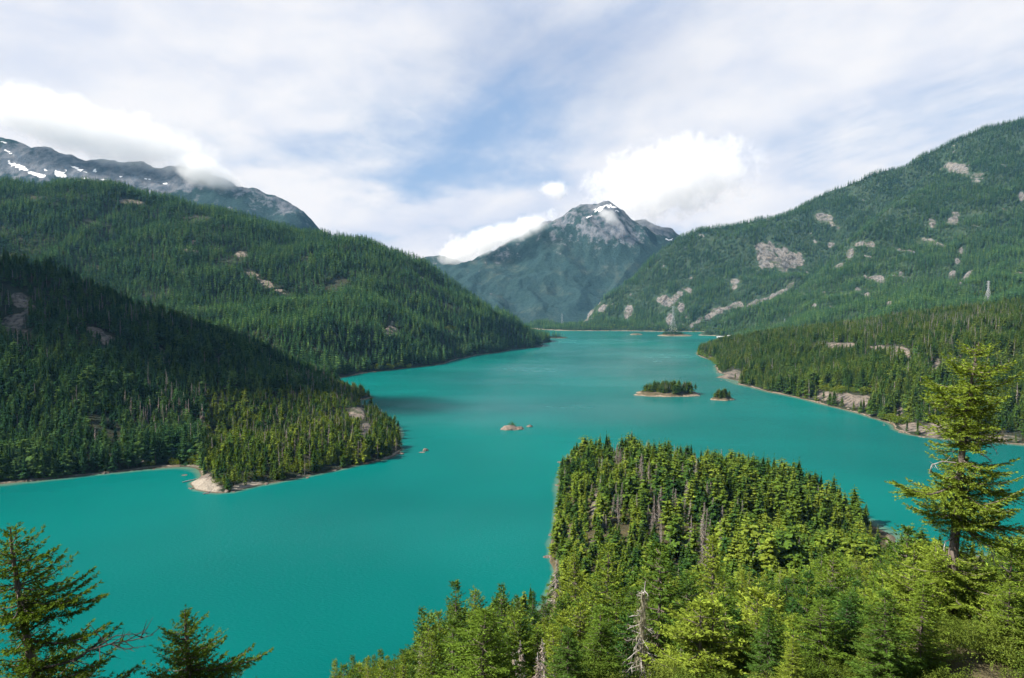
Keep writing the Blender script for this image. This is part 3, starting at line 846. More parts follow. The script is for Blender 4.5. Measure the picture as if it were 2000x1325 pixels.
def near_conifer(r, h, rad, whorls, per, base, size, power=0.75, ragged=0.35, droop=0.1, dens=1.0, lean=0.0, top_up=0.5):
    """crown sprays and trunk+limb tubes of a fir seen at tens to hundreds of metres; total height h in metres"""
    sp, limbs = Sprays(), []
    bend = r.uniform(0, 6.28)
    tz = np.linspace(0, 1, 9)
    tp = np.stack([np.cos(bend) * lean * h * np.sin(tz * 2.6), np.sin(bend) * lean * h * np.sin(tz * 2.6), tz * h], 1)
    r0 = 0.011 * h + 0.06
    limbs.append(tube(tp, r0 * (1 - tz) ** 0.8 + 0.02, 7))

    def axis(z):
        return np.array([np.interp(z, tp[:, 2], tp[:, 0]), np.interp(z, tp[:, 2], tp[:, 1]), z])
    for i in range(whorls):
        f = (i + r.uniform(-.3, .3)) / (whorls - 1)
        f = min(max(f, 0), 1)
        z = h * (base + (0.975 - base) * f)
        R_ = rad * ((1 - f) ** power * (0.72 + 0.28 * min(1, f * 4 + 0.2)) + 0.035)
        a0 = r.uniform(0, 6.28)
        nb = max(3, int(round(per * (1 - 0.3 * f))))
        for k in range(nb):
            if r.random() < ragged * 0.35:
                continue
            a = a0 + 2 * math.pi * k / nb + r.uniform(-.4, .4)
            L = R_ * r.uniform(1 - ragged * 1.5, 1 + ragged * 0.8)
            el = top_up * f ** 1.5 - droop - 0.12 * (1 - f) + r.uniform(-.16, .16)
            o_ = np.array([math.cos(a), math.sin(a), 0.0])
            sd_ = np.array([-math.sin(a), math.cos(a), 0.0])
            b0 = axis(z)
            s_ = np.linspace(0, 1, 5)
            pth = b0 + o_ * (s_ * L * math.cos(el))[:, None] + np.array([0, 0, 1.0]) * (s_ * L * math.sin(el) + L * 0.14 * s_ ** 2 * (1 if el < 0.2 else 0) - L * .05 * np.sin(s_ * 3.14))[:, None]
            if L > h * 0.05:
                limbs.append(tube(pth[:4], r0 * 0.22 * (1 - s_[:4] * 0.75), 3))
            twig_sprays(sp, r, pth, L, o_, sd_, 0.36, size, 0.06, dens)
    for k in range(6):
        a = k * 1.05
        sp.add([axis(h * 0.945)], [[math.cos(a) * size * .25, math.sin(a) * size * .25, h * 0.05]], [[-math.sin(a), math.cos(a), 0]], [size * 0.12], 0.8)
    return sp, join_tubes(limbs)


def snag(r, h, n=26, spread=0.10, sides=5, up=0.2, lichen=0.0):
    """a dead standing conifer: bare trunk and broken grey branch stubs"""
    tz = np.linspace(0, 1, 6)
    wob = r.uniform(-.012, .012, (6, 2)) * h
    pth = np.stack([wob[:, 0] * tz, wob[:, 1] * tz, tz * h], 1)
    ts = [tube(pth, 0.011 * h * (1 - tz * 0.85) + 0.015, sides)]
    for i in range(n):
        f = r.uniform(.22, .97)
        a = r.uniform(0, 6.28)
        L = h * spread * (1.15 - f) * r.uniform(.5, 1.6)
        o_ = np.array([math.cos(a), math.sin(a), 0])
        b = np.array([np.interp(f, tz, pth[:, 0]), np.interp(f, tz, pth[:, 1]), f * h])
        s_ = np.linspace(0, 1, 4)
        e = r.uniform(-.5, up)
        p_ = b + o_ * (s_ * L)[:, None] + np.array([0, 0, 1.0]) * (s_ * L * e - 0.1 * L * s_ ** 2)[:, None]
        ts.append(tube(p_, h * 0.0030 * (1 - s_ * .8) + 0.006, 3))
        for q in range(2):
            t0 = r.uniform(.3, .8)
            bb = b + o_ * L * t0 + np.array([0, 0, L * t0 * e])
            dd = unit(o_ + r.normal(0, .6, 3)) * L * .4
            ts.append(tube(np.array([bb, bb + dd * .6, bb + dd + [0, 0, -L * .05]]), np.array([.0018, .0012, .0006]) * h + .004, 3))
    return join_tubes(ts)


def bare_twigs(r, h, rad, n=90, base=0.25):
    """grey twiggy remains of a dead crown"""
    sp = Sprays()
    f = r.uniform(base, 0.97, n)
    a = r.uniform(0, 6.28, n)
    L = rad * (1.1 - f) * r.uniform(.4, 1.3, n)
    dr = np.stack([np.cos(a) * L, np.sin(a) * L, L * r.uniform(-.9, .35, n)], 1)
    sp.add(np.stack([0 * f, 0 * f, f * h], 1), dr, np.stack([-np.sin(a), np.cos(a), 0 * a], 1), np.full(n, 0.0035 * h + .012), r.uniform(0, 1, n))
    return sp


def leafy_bush(r, h, n=700, leaf=0.35, lobes=6):
    sp = Sprays()
    cs = np.stack([r.normal(0, .33, lobes) * h, r.normal(0, .33, lobes) * h, r.uniform(.3, .72, lobes) * h], 1)
    rs = r.uniform(.22, .40, lobes) * h
    k = r.integers(0, lobes, n)
    dr = unit(r.normal(0, 1, (n, 3)))
    p = cs[k] + dr * (rs[k] * r.uniform(.55, 1.08, n))[:, None]
    p[:, 2] = np.maximum(p[:, 2], .02 * h)
    d2 = unit(dr + r.normal(0, .7, (n, 3))) * (leaf * r.uniform(.6, 1.4, n))[:, None]
    sp.add(p, d2, unit(np.cross(d2, r.normal(0, 1, (n, 3)))), leaf * r.uniform(.25, .45, n), r.uniform(0, 1, n))
    return sp


PROTO = {}


def proto_coll(name, objs):
    c = bpy.data.collections.new(name)
    for o in objs:
        c.objects.link(o)
    PROTO[name] = c
    return c


def with_trunk(name, sp, mat, h, rt, top=0.5, bark=None):
    """one mesh: crown sprays and a plain trunk (for trees that are only some pixels tall)"""
    q = np.concatenate(sp.q)
    n = len(q)
    tv, tf = tube(np.array([[0, 0, -0.03 * h], [0, 0, top * h]]), [rt, rt * 0.4], 5)
    V = np.concatenate([q.reshape(-1, 3), tv])
    o = mesh_obj(name, V, np.concatenate([np.arange(n * 4).reshape(n, 4), tf + n * 4]), [mat, bark or M_BARK], link=False)
    set_attr(o, 'tone', np.concatenate([np.repeat(np.concatenate(sp.t), 4), np.full(len(tv), .5)]))
    mi = np.zeros(n + len(tf), np.int32)
    mi[n:] = 1
    o.data.polygons.foreach_set('material_index', mi)
    return o


rr = np.random.default_rng(5)
# unit-height prototypes for the woods (scaled to metres when placed)
proto_coll('distant_dark_firs', [far_conifer(rr, 1.0, w_, t_, b_).build('distant_fir', M_DARK, link=False) for w_, t_, b_ in ((.12, 9, 6), (.15, 8, 6), (.105, 10, 5), (.17, 7, 6), (.135, 9, 6))])
proto_coll('distant_olive_firs', [far_conifer(rr, 1.0, w_, t_, b_).build('distant_fir', M_OLIVE, link=False) for w_, t_, b_ in ((.13, 9, 6), (.16, 8, 6), (.11, 10, 5), (.18, 7, 6))])


def dead_unit(r, spread=.09):
    v, f = snag(r, 1.0, 14, spread, 4)
    rad_fix = v.copy()
    o = mesh_obj('snag', rad_fix, f, M_DEAD, link=False)
    return o


def dead_proto(r, n=80, rad=.10):
    return with_trunk('snag', bare_twigs(r, 1.0, rad, n), M_TWIG, 1.0, 0.009, 0.97, M_DEAD)


shapes = [dict(rad=.145, tiers=18, blades=7, base=.05), dict(rad=.17, tiers=16, blades=7, base=.08), dict(rad=.125, tiers=20, blades=6, base=.05), dict(rad=.19, tiers=15, blades=7, base=.12, power=.65),
          dict(rad=.15, tiers=17, blades=6, base=.2, power=.7, ragged=.45), dict(rad=.135, tiers=15, blades=6, base=.32, power=.6, ragged=.5),
          dict(rad=.21, tiers=14, blades=7, base=.1, power=.5, ragged=.4), dict(rad=.18, tiers=14, blades=6, base=.25, power=.45, ragged=.5), dict(rad=.115, tiers=22, blades=6, base=.04, power=.9), dict(rad=.16, tiers=16, blades=7, base=.06, power=.62, ragged=.25)]
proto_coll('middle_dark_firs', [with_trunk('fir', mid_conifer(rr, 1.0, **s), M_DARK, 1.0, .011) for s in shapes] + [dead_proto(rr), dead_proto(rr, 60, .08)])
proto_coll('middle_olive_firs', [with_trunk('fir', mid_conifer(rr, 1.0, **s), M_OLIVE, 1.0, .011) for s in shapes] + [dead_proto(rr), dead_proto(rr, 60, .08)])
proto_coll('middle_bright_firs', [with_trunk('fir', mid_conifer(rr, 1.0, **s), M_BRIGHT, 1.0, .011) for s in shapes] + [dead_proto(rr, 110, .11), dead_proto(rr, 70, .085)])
proto_coll('near_bushes', [leafy_bush(rr, 1.0, 3200, .040, 9).build('near_bush', M_NEARLEAF, link=False) for _ in range(3)])
proto_coll('shore_bushes', [leafy_bush(rr, 1.0, 420, .13).build('shore_bush', M_LEAF, link=False) for _ in range(3)])


def forest(name, coll, pts, scl, rot, idx, label):
    me = bpy.data.meshes.new(name)
    me.vertices.add(len(pts))
    me.vertices.foreach_set('co', np.asarray(pts, np.float32).ravel())
    for nm, typ, val in (('scl', 'FLOAT_VECTOR', scl), ('rot', 'FLOAT_VECTOR', rot), ('idx', 'INT', idx)):
        a = me.attributes.new(nm, typ, 'POINT')
        if typ == 'INT':
            a.data.foreach_set('value', np.asarray(val, np.int32))
        else:
            a.data.foreach_set('vector', np.asarray(val, np.float32).ravel())
    o = bpy.data.objects.new(name, me)
    COL.objects.link(o)
    tag(o, label, 'forest', None, 'stuff')
    g = bpy.data.node_groups.new('planting', 'GeometryNodeTree')
    g.interface.new_socket('Geometry', in_out='INPUT', socket_type='NodeSocketGeometry')
    g.interface.new_socket('Geometry', in_out='OUTPUT', socket_type='NodeSocketGeometry')
    gi, go = g.nodes.new('NodeGroupInput'), g.nodes.new('NodeGroupOutput')
    ci = g.nodes.new('GeometryNodeCollectionInfo')
    ci.inputs['Collection'].default_value = PROTO[coll]
    ci.inputs['Separate Children'].default_value = True
    ci.inputs['Reset Children'].default_value = True
    ip = g.nodes.new('GeometryNodeInstanceOnPoints')
    ip.inputs['Pick Instance'].default_value = True

    def na(nm, t):
        n_ = g.nodes.new('GeometryNodeInputNamedAttribute')
        n_.data_type = t
        n_.inputs['Name'].default_value = nm
        return n_.outputs['Attribute']
    g.links.new(gi.outputs[0], ip.inputs['Points'])
    g.links.new(ci.outputs[0], ip.inputs['Instance'])
    g.links.new(na('idx', 'INT'), ip.inputs['Instance Index'])
    g.links.new(na('rot', 'FLOAT_VECTOR'), ip.inputs['Rotation'])
    g.links.new(na('scl', 'FLOAT_VECTOR'), ip.inputs['Scale'])
    g.links.new(ip.outputs[0], go.inputs[0])
    md = o.modifiers.new('planting', 'NODES')
    md.node_group = g
    return o


def scatter(L, spacing, hmin, hmax, seed, zmin=2.2, edge=0.30, gap=0.35, gap_scale=90.0, facing=-0.12, margin=120, limit=None):
    """tree feet on a landform: jittered grid thinned by bare rock, water, clearings, the frame and slopes facing away"""
    r = np.random.default_rng(seed)
    ny, nx = L.Z.shape
    gx = np.arange(L.x0, L.x0 + (nx - 1) * L.res, spacing)
    gy = np.arange(L.y0, L.y0 + (ny - 1) * L.res, spacing)
    X, Y = np.meshgrid(gx, gy)
    X = (X + r.uniform(-.62, .62, X.shape) * spacing).ravel()
    Y = (Y + r.uniform(-.62, .62, Y.shape) * spacing).ravel()
    ok = (X > L.x0) & (X < L.x0 + (nx - 2) * L.res) & (Y > L.y0) & (Y < L.y0 + (ny - 2) * L.res) & (Y > 2)
    X, Y = X[ok], Y[ok]
    Z = sample(L, L.Z, X, Y)
    n = sample(L, L.nrm, X, Y)
    p = np.stack([X, Y, Z], 1)
    u, v = to_pix(p)
    to = unit(np.array([0, 0, H]) - p)
    rk = sample(L, L.rock, X, Y)
    dens = fbm(X / gap_scale, Y / gap_scale, 4, seed)
    ok = (Z > zmin) & (u > -margin) & (u < 2000 + margin) & (v < 1325 + 150) & ((n * to).sum(1) > facing) & (rk + r.normal(0, .2, len(X)) < edge) & (dens + r.uniform(-.25, .25, len(X)) > -gap)
    p, u, v = p[ok], u[ok], v[ok]
    # shorter stands and taller stands
    hs = (hmin + (hmax - hmin) * np.clip(0.5 + fbm(p[:, 0] / 140.0, p[:, 1] / 140.0, 3, seed + 3) + r.normal(0, .22, len(p)), 0, 1.15))
    hs *= 1.0 - 0.45 * np.clip(sample(L, L.rock, p[:, 0], p[:, 1]) * 2.2, 0, 1)
    return p, hs, u, v, r


def plant(name, coll, p, hs, r, label, n_live, dead=None, n_dead=2, slim=1.0):
    m = len(p)
    wd = hs * r.uniform(.8, 1.2, m) * slim
    idx = r.integers(0, n_live, m)
    if dead is not None:
        dd = r.random(m) < dead
        idx[dd] = n_live + r.integers(0, n_dead, dd.sum())
    rot = np.stack([r.normal(0, .03, m), r.normal(0, .03, m), r.uniform(0, 6.28, m)], 1)
    q = p.copy()
    q[:, 2] -= 0.3
    return forest(name, coll, q, np.stack([wd, wd, hs], 1), rot, idx, label)


def bumpy(u, v, lst):
    m = np.zeros(len(u))
    for (a, b, ra, rb, k) in lst:
        m = np.maximum(m, k * np.exp(-((u - a) / ra) ** 2 - ((v - b) / rb) ** 2))
    return m


# --- woods on the slopes across the water
p, hs, u, v, r_ = scatter(LANDS['near_hill'], 6.2, 15, 31, 41, zmin=.8, gap=.42)
lobe = ((u > 400) & (v > 770) & (p[:, 1] < 900)) | ((u > 640) & (v > 750))
hs = np.where(lobe, hs * .62, hs)
hill_top = (v < 690) & (p[:, 2] > 60)
keep = ~(hill_top & (r_.random(len(p)) < .35))
p, hs, u, v, lobe = p[keep], hs[keep], u[keep], v[keep], lobe[keep]
dead = .05 + bumpy(u, v, [(330, 820, 70, 30, .75), (560, 800, 90, 22, .4), (600, 860, 110, 40, .45), (640, 770, 70, 18, .5), (700, 800, 40, 40, .45), (60, 600, 90, 60, .4), (300, 640, 160, 30, .35), (410, 940, 30, 30, .0)])
sel = ~lobe
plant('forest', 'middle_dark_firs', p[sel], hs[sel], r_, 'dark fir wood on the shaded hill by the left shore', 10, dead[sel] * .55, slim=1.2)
plant('forest', 'middle_bright_firs', p[lobe], hs[lobe], r_, 'sunlit wood of thin firs and grey dead trunks on the low lobe with the beach', 10, dead[lobe] * .6, slim=1.25)  # brighter needle colour chosen so the lobe looks sunnier

p, hs, u, v, r_ = scatter(LANDS['long_ridge'], 8.6, 18, 38, 42, zmin=2.5, gap=.40, gap_scale=150)
plant('forest', 'distant_dark_firs', p, hs, r_, 'dense dark fir forest covering the long ridge on the left', 5, slim=1.3)

p, hs, u, v, r_ = scatter(LANDS['right_mountain'], 10.0, 17, 36, 43, zmin=2.5, gap=.50, gap_scale=170)
keep = r_.random(len(p)) > bumpy(u, v, [(1760, 415, 50, 12, .7), (1780, 420, 30, 12, .6), (1400, 470, 60, 16, .45), (1520, 430, 50, 10, .4), (1960, 430, 50, 20, .4)])
PYLON_Y = 2250.0                                 # the big pylon stands where its foot is some sixty metres below its top
while PYLON_Y > 1870:
    t = P(1931, 549, PYLON_Y)
    if t.z - sample(LANDS['right_mountain'], LANDS['right_mountain'].Z, np.array([t.x]), np.array([t.y]))[0] > 58:
        break
    PYLON_Y -= 10
keep &= np.hypot(p[:, 0] - t.x, p[:, 1] - t.y) > 13
keep &= ~((np.abs(p[:, 0] - t.x * p[:, 1] / PYLON_Y) < 8) & (p[:, 1] < PYLON_Y) & (r_.random(len(p)) < .7))
p, hs = p[keep], hs[keep]
plant('forest', 'distant_dark_firs', p, hs, r_, 'fir forest broken by cliffs and scree on the big right mountain', 5, slim=1.2)

p, hs, u, v, r_ = scatter(LANDS['wooded_headland'], 7.6, 16, 33, 44, zmin=.9, gap=.42)
dead = .04 + bumpy(u, v, [(1900, 640, 160, 26, .3), (1700, 650, 60, 20, .25), (1850, 700, 60, 50, .25)])
up = (v < 670 - (u - 1400) * .05)
plant('forest', 'middle_olive_firs', p, np.where(up, hs * .85, hs), r_, 'mixed green fir wood on the low headland along the right shore', 10, dead, slim=1.2)

# ------------------------------------------------------------------ trees on the slope below the viewpoint and on the peninsula
TREELINE = np.array([(-400, 1600), (600, 1600), (640, 1292), (660, 1300), (700, 1272), (775, 1275), (800, 1215), (830, 1185), (870, 1160), (890, 1150), (960, 1165), (985, 1150), (1075, 1178), (1078, 1020), (1092, 940), (1100, 905), (1118, 878), (1140, 858), (1200, 864),
                     (1300, 858), (1400, 868), (1500, 872), (1560, 900), (1600, 928), (1650, 950), (1690, 985), (1702, 1040), (1735, 1075), (1765, 1045), (1830, 1035), (1852, 1068), (1885, 1092), (1915, 1100), (1935, 1072), (1990, 1050), (2100, 1030), (2500, 1000)], float)
LN = LANDS['near_slope']


def ground(x, y, L=None):
    L = L or LN
    return float(sample(L, L.Z, np.array([x]), np.array([y]))[0])


rt = np.random.default_rng(99)
bark_h = 18.0
fir_shapes = [(19, 3.6, 24, 6, .10, .62, .7, .35, .10), (18, 4.2, 22, 6, .14, .62, .6, .45, .05), (20, 3.2, 27, 6, .08, .58, .8, .3, .14), (17, 4.4, 20, 6, .10, .66, .55, .5, .02), (21, 3.4, 26, 6, .22, .62, .65, .4, .12),
              (16, 3.0, 22, 6, .06, .55, .85, .3, .0), (19, 2.7, 26, 6, .12, .55, .75, .35, .16), (20, 4.0, 23, 6, .28, .64, .6, .5, .06)]
FIRS, WHOLE = [], []
for (h_, rd, wh, pr, bs, sz, pw, rg, dr) in fir_shapes:
    sz *= .72
    wh = int(wh * 1.45)
    rd *= 1.1
    sp_, tr_ = near_conifer(rt, h_, rd, wh, pr, bs, sz, pw, rg, dr, 1.5, rt.uniform(0, .02))
    cr_ = sp_.build('crown', M_BRIGHT, link=False)
    tk_ = mesh_obj('trunk', tr_[0], tr_[1], M_BARK, link=False, smooth=True)
    FIRS.append((h_, cr_, tk_))
    q_ = np.concatenate(sp_.q)
    nq = len(q_)
    o_ = mesh_obj('near_fir', np.concatenate([q_.reshape(-1, 3), tr_[0]]), np.concatenate([np.arange(nq * 4).reshape(nq, 4), tr_[1] + nq * 4]), [M_BRIGHT, M_BARK], link=False)
    set_attr(o_, 'tone', np.concatenate([np.repeat(np.concatenate(sp_.t), 4), np.full(len(tr_[0]), .5)]))
    mi_ = np.zeros(nq + len(tr_[1]), np.int32)
    mi_[nq:] = 1
    o_.data.polygons.foreach_set('material_index', mi_)
    WHOLE.append(o_)
proto_coll('near_firs', WHOLE)
SMALL_FIRS = list(PROTO['middle_bright_firs'].objects)[:10]
SNAGS = []
for k in range(5):
    v_, f_ = snag(rt, 16.0, 30 + 8 * k, .10 + .015 * k, 6, .15)
    SNAGS.append((16.0, mesh_obj('trunk', v_, f_, M_DEAD, link=False), bare_twigs(rt, 16.0, 1.9 + .25 * k, 340).build('crown', M_TWIG, link=False)))


def put_fir(p, h, k, wide, label, group, rot=None, bright=1.0):
    h0, c0, t0 = FIRS[k]
    e = empty('fir_tree', p, label, 'tree', group)
    s = h / h0
    e.scale = (s * wide, s * wide, s)
    e.rotation_euler = (rt.normal(0, .025), rt.normal(0, .025), rt.uniform(0, 6.28) if rot is None else rot)
    for src in (t0, c0):
        c = src.copy()
        COL.objects.link(c)
        c.parent = e
    return e


def put_small(p, h, k, wide, label, group):
    o = SMALL_FIRS[k].copy()
    o.name = 'fir_tree'
    COL.objects.link(o)
    o.location = p
    o.scale = (h * wide, h * wide, h)
    o.rotation_euler = (0, 0, rt.uniform(0, 6.28))
    return tag(o, label, 'tree', group)


def put_snag(p, h, k, label, group, lean=0.03):
    h0, t0, w0 = SNAGS[k]
    e = empty('dead_tree', p, label, 'dead tree', group)
    s = h / h0
    e.scale = (s, s, s)
    e.rotation_euler = (rt.normal(0, lean), rt.normal(0, lean), rt.uniform(0, 6.28))
    for src in (t0, w0):
        c = src.copy()
        COL.objects.link(c)
        c.parent = e
    return e


placed = []
n_fir = 0
# trees that stand out one by one: photo position of the tip, distance, crown shape, width and words
EDGE = 'firs along the bottom edge of the water'
solo = [
    (655, 1288, 172, 5, .8, 'small dark fir tip alone at the left end of the bottom treeline'),
    (690, 1274, 168, 6, .8, 'slim fir just right of the lone small tip at the treeline end'),
    (718, 1280, 160, 2, .9, 'second slim spire from the lone small tip at the treeline end'),
    (742, 1268, 165, 5, .9, 'sharpest tip in the low left end of the bottom treeline'),
    (766, 1284, 150, 3, .8, 'low bushy fir in the notch where the bottom treeline steps up'),
    (822, 1188, 150, 0, 1.0, 'fir with a thin leaning tip at the left shoulder of the tall bottom treeline'),
    (852, 1196, 140, 1, 1.1, 'broad flat-topped fir between the leaning tip and the tallest fir of the bottom treeline'),
    (893, 1131, 150, 4, 1.05, 'tallest fir of the bottom treeline, open branched with a ragged tip'),
    (935, 1150, 165, 7, .95, 'greyish loose fir right behind the tallest fir of the bottom treeline'),
    (980, 1138, 165, 0, 1.05, 'dense full cone-shaped fir with a pointed tip right of the tallest treeline fir'),
    (1010, 1165, 190, 5, .9, 'narrow dark fir in the gap right of the dense cone-shaped fir'),
    (1034, 1155, 185, 2, 1.0, 'evenly pointed fir midway between the dense cone-shaped fir and the bare snag'),
    (1060, 1162, 195, 3, .9, 'rounded fir at the waterline just left of the leaning bare snag'),
    (1125, 1072, 190, 1, 1.0, 'full dark green fir right of the leaning bare snag on the shore'),
    (1180, 1062, 150, 3, 1.0, 'loose yellow-green fir left of the big open-topped fir'),
    (1272, 1058, 96, 1, 1.15, 'big open-topped fir with bare limbs, above the lichen-draped dead tree'),
    (1345, 1110, 110, 7, 1.0, 'olive fir between the big open-topped fir and the dense one to its right'),
    (1405, 1042, 135, 0, 1.15, 'dense blue-green fir rising in front of the grey trunks of the peninsula'),
    (1472, 1145, 78, 3, 1.15, 'large bright yellow-green fir with upswept top amid the near slope'),
    (1560, 1105, 110, 4, 1.0, 'tall fir behind and right of the bright upswept one on the near slope'),
    (1640, 1085, 125, 1, 1.1, 'broad olive fir on the near slope, level with the inlet'),
    (1600, 1065, 190, 2, 1.0, 'dark pointed fir standing before the shaded hollow of the peninsula'),
    (1715, 1100, 150, 5, 1.0, 'pale green young fir directly above the small white snag'),
    (1775, 1028, 120, 3, 1.05, 'fir whose rounded tip touches the water left of the big lone fir'),
    (1800, 1062, 80, 1, 1.1, 'wide yellow-green fir crowding the left side of the big lone fir'),
    (1420, 1235, 62, 1, 1.15, 'sprawling yellow-green fir low on the near slope, left of the slope middle'),
    (1530, 1225, 56, 3, 1.2, 'bushy bright fir at the bottom, below the upswept one'),
    (1215, 1195, 92, 7, 1.0, 'dark fir left of the lichen-draped dead tree'),
    (1330, 1200, 88, 2, 1.0, 'dense green fir right of the lichen-draped dead tree'),
    (1140, 1180, 120, 1, 1.1, 'mossy olive fir right of the foot of the leaning bare snag'),
    (1640, 1190, 66, 4, 1.1, 'ragged olive fir low on the slope, left of the stony path'),
    (1090, 1225, 110, 0, 1.1, 'yellow-green fir right above the cluster of grey dead trees'),
    (1700, 1255, 42, 5, .8, 'small light green sapling beside the stony path at the bottom'),
    (1560, 1195, 50, 0, 1.1, 'yellow-green fir at the bottom, its top below the tall slope firs'),
    (1655, 1165, 54, 3, 1.1, 'open-crowned fir left above the grey boulder'),
    (1485, 1262, 47, 1, 1.15, 'low wide fir at the bottom edge, second left of the path boulders'),
    (1395, 1285, 50, 7, 1.1, 'low fir at the bottom edge, its tip alone in front of the lichen tree group'),
    (1625, 1262, 41, 1, 1.15, 'low spreading fir at the bottom edge beside the grey boulder'),
    (1925, 1180, 46, 1, 1.15, 'low bushy fir right below the trunk of the big lone fir'),
    (1985, 1200, 41, 3, 1.2, 'low bushy fir in the bottom right corner'),
    (1805, 1178, 47, 3, 1.1, 'leafy fir left of the trunk of the big lone fir'),
    (1900, 1248, 36, 5, 1.2, 'small bright fir in front of the foot of the big lone fir'),
    (1800, 1262, 37, 5, 1.2, 'small bright fir right above the stones of the path'),
    (1975, 1045, 62, 1, 1.0, 'fir cut by the right frame edge, right of the big lone fir'),
    (1955, 1150, 52, 3, 1.15, 'spreading fir right of the foot of the big lone fir'),
]
for (u, v, y, k, wd, label) in solo:
    t = P(u, v, y)
    g = ground(t.x, t.y)
    h = t.z - g + .3
    if h < 2.2:
        h = 2.2
    rad_ = max(.75, min(1.25, wd * (17.0 / h) ** .35))
    put_fir((t.x, t.y, g - .3), h, k, rad_, label, None)
    placed.append((t.x, t.y, 2.2 + .012 * t.y))
    n_fir += 1

# bare and dead trees that stand out
dead_solo = [(1086, 1090, 205, 3, 'tall leaning bare snag at the inner corner of the shore', .0),
             (1716, 1152, 110, 0, 'small white snag with crossed broken limbs on the near slope', .0),
             (1000, 1262, 108, 1, 'leftmost grey dead tree of the cluster at the bottom edge', .02), (1022, 1252, 104, 2, 'tall grey dead tree in the middle of the cluster at the bottom edge', .02),
             (1044, 1275, 100, 4, 'short twiggy grey dead tree in the cluster at the bottom edge', .02), (1068, 1250, 104, 3, 'rightmost grey dead tree of the cluster at the bottom edge', .02)]
for (u, v, y, k, label, ln) in dead_solo:
    t = P(u, v, y)
    g = ground(t.x, t.y)
    e = put_snag((t.x, t.y, g - .3), max(5, t.z - g + .3), k, label, 'grey dead trees at the bottom edge' if 'cluster' in label else None, ln)
    if u == 1086:
        e.rotation_euler = (0.02, -.03, 1.0)
    placed.append((t.x, t.y, 2.5))

# the dead tree hung with lichen
t = P(1256, 1132, 90)
g = ground(t.x, t.y)
hl = t.z - g
e = empty('dead_tree', (t.x, t.y, g - .2), 'big dead fir draped in pale hanging lichen at the bottom of the near slope', 'dead tree')
v_, f_ = snag(rt, hl, 70, .16, 7, .1)
mesh_obj('trunk', v_, f_, M_DEAD, e)
sp_ = Sprays()
n_ = 2600
zf = rt.uniform(.05, .95, n_)
an = rt.uniform(0, 6.28, n_)
rd = hl * .13 * (1.1 - zf) * rt.uniform(.1, 1, n_) * (1 + .4 * np.sin(an * 3 + zf * 20))
b_ = np.stack([np.cos(an) * rd, np.sin(an) * rd, zf * hl], 1)
ln = rt.uniform(.35, 1.1, n_)
sp_.add(b_, np.stack([rt.normal(0, .12, n_), rt.normal(0, .12, n_), -ln], 1), np.stack([-np.sin(an), np.cos(an), 0 * an], 1), rt.uniform(.03, .07, n_), rt.uniform(0, 1, n_))
sp_.build('lichen', M_LICHEN, e)
placed.append((t.x, t.y, 3.0))

# keep clear: the hand-built trees, the stony path
for (u, v, y, rad) in ((1862, 1270, 40, 2.6), (1745, 1285, 41, 2.0)):
    t = P(u, v, y)
    placed.append((t.x, y, rad))

cand = []
for spacing, y0, y1, h0, h1, zmin, sd_ in ((3.0, 31, 125, 10, 20, 2.0, 51), (5.4, 125, 300, 14, 22, 1.6, 52), (6.9, 300, 690, 12, 29, .8, 53)):
    p, hs, u, v, r_ = scatter(LN, spacing, h0, h1, sd_, zmin=zmin, gap=1.2 if y1 < 200 else .6, margin=60, facing=-.75)
    k = (p[:, 1] > y0) & (p[:, 1] <= y1)
    cand.append(np.concatenate([p[k], hs[k, None]], 1))
cand = np.concatenate(cand)
NEARLINE = np.array([(-400, 1600), (600, 1600), (640, 1292), (700, 1272), (775, 1275), (830, 1190), (890, 1150), (985, 1150), (1075, 1185), (1100, 1125), (1150, 1085), (1250, 1075), (1330, 1100), (1400, 1075), (1480, 1100), (1560, 1090), (1640, 1070), (1700, 1085),
                     (1765, 1045), (1830, 1035), (1852, 1068), (1885, 1092), (1915, 1100), (1935, 1072), (1990, 1050), (2100, 1030), (2500, 1000)], float)
top = cand[:, :3].copy()
top[:, 2] += cand[:, 3]
ut, vt = to_pix(top)
lim = np.interp(ut, TREELINE[:, 0], TREELINE[:, 1]) + rt.normal(10, 23, len(ut))
lim2 = np.interp(ut, NEARLINE[:, 0], NEARLINE[:, 1]) + np.abs(rt.normal(0, 26, len(ut))) + np.clip((120 - cand[:, 1]) * .9, 0, 85) * np.clip((ut - 1000) / 120, .25, 1)
lim = np.where(cand[:, 1] < 295, np.maximum(lim, lim2), lim)
lim = np.where((cand[:, 1] < 108) & (ut > 960) & (ut < 1105), np.maximum(lim, 1312 + rt.uniform(0, 30, len(ut))), lim)      # in front of the grey cluster
lim = np.where((cand[:, 1] < 96) & (ut > 1190) & (ut < 1322), np.maximum(lim, 1318 + rt.uniform(0, 30, len(ut))), lim)      # in front of the lichen-hung tree
# near the viewpoint the trees are tall enough to reach the canopy line
grow = cand[:, 1] < 215
vt = np.where(grow, np.minimum(vt, lim + rt.exponential(55, len(ut))), vt)
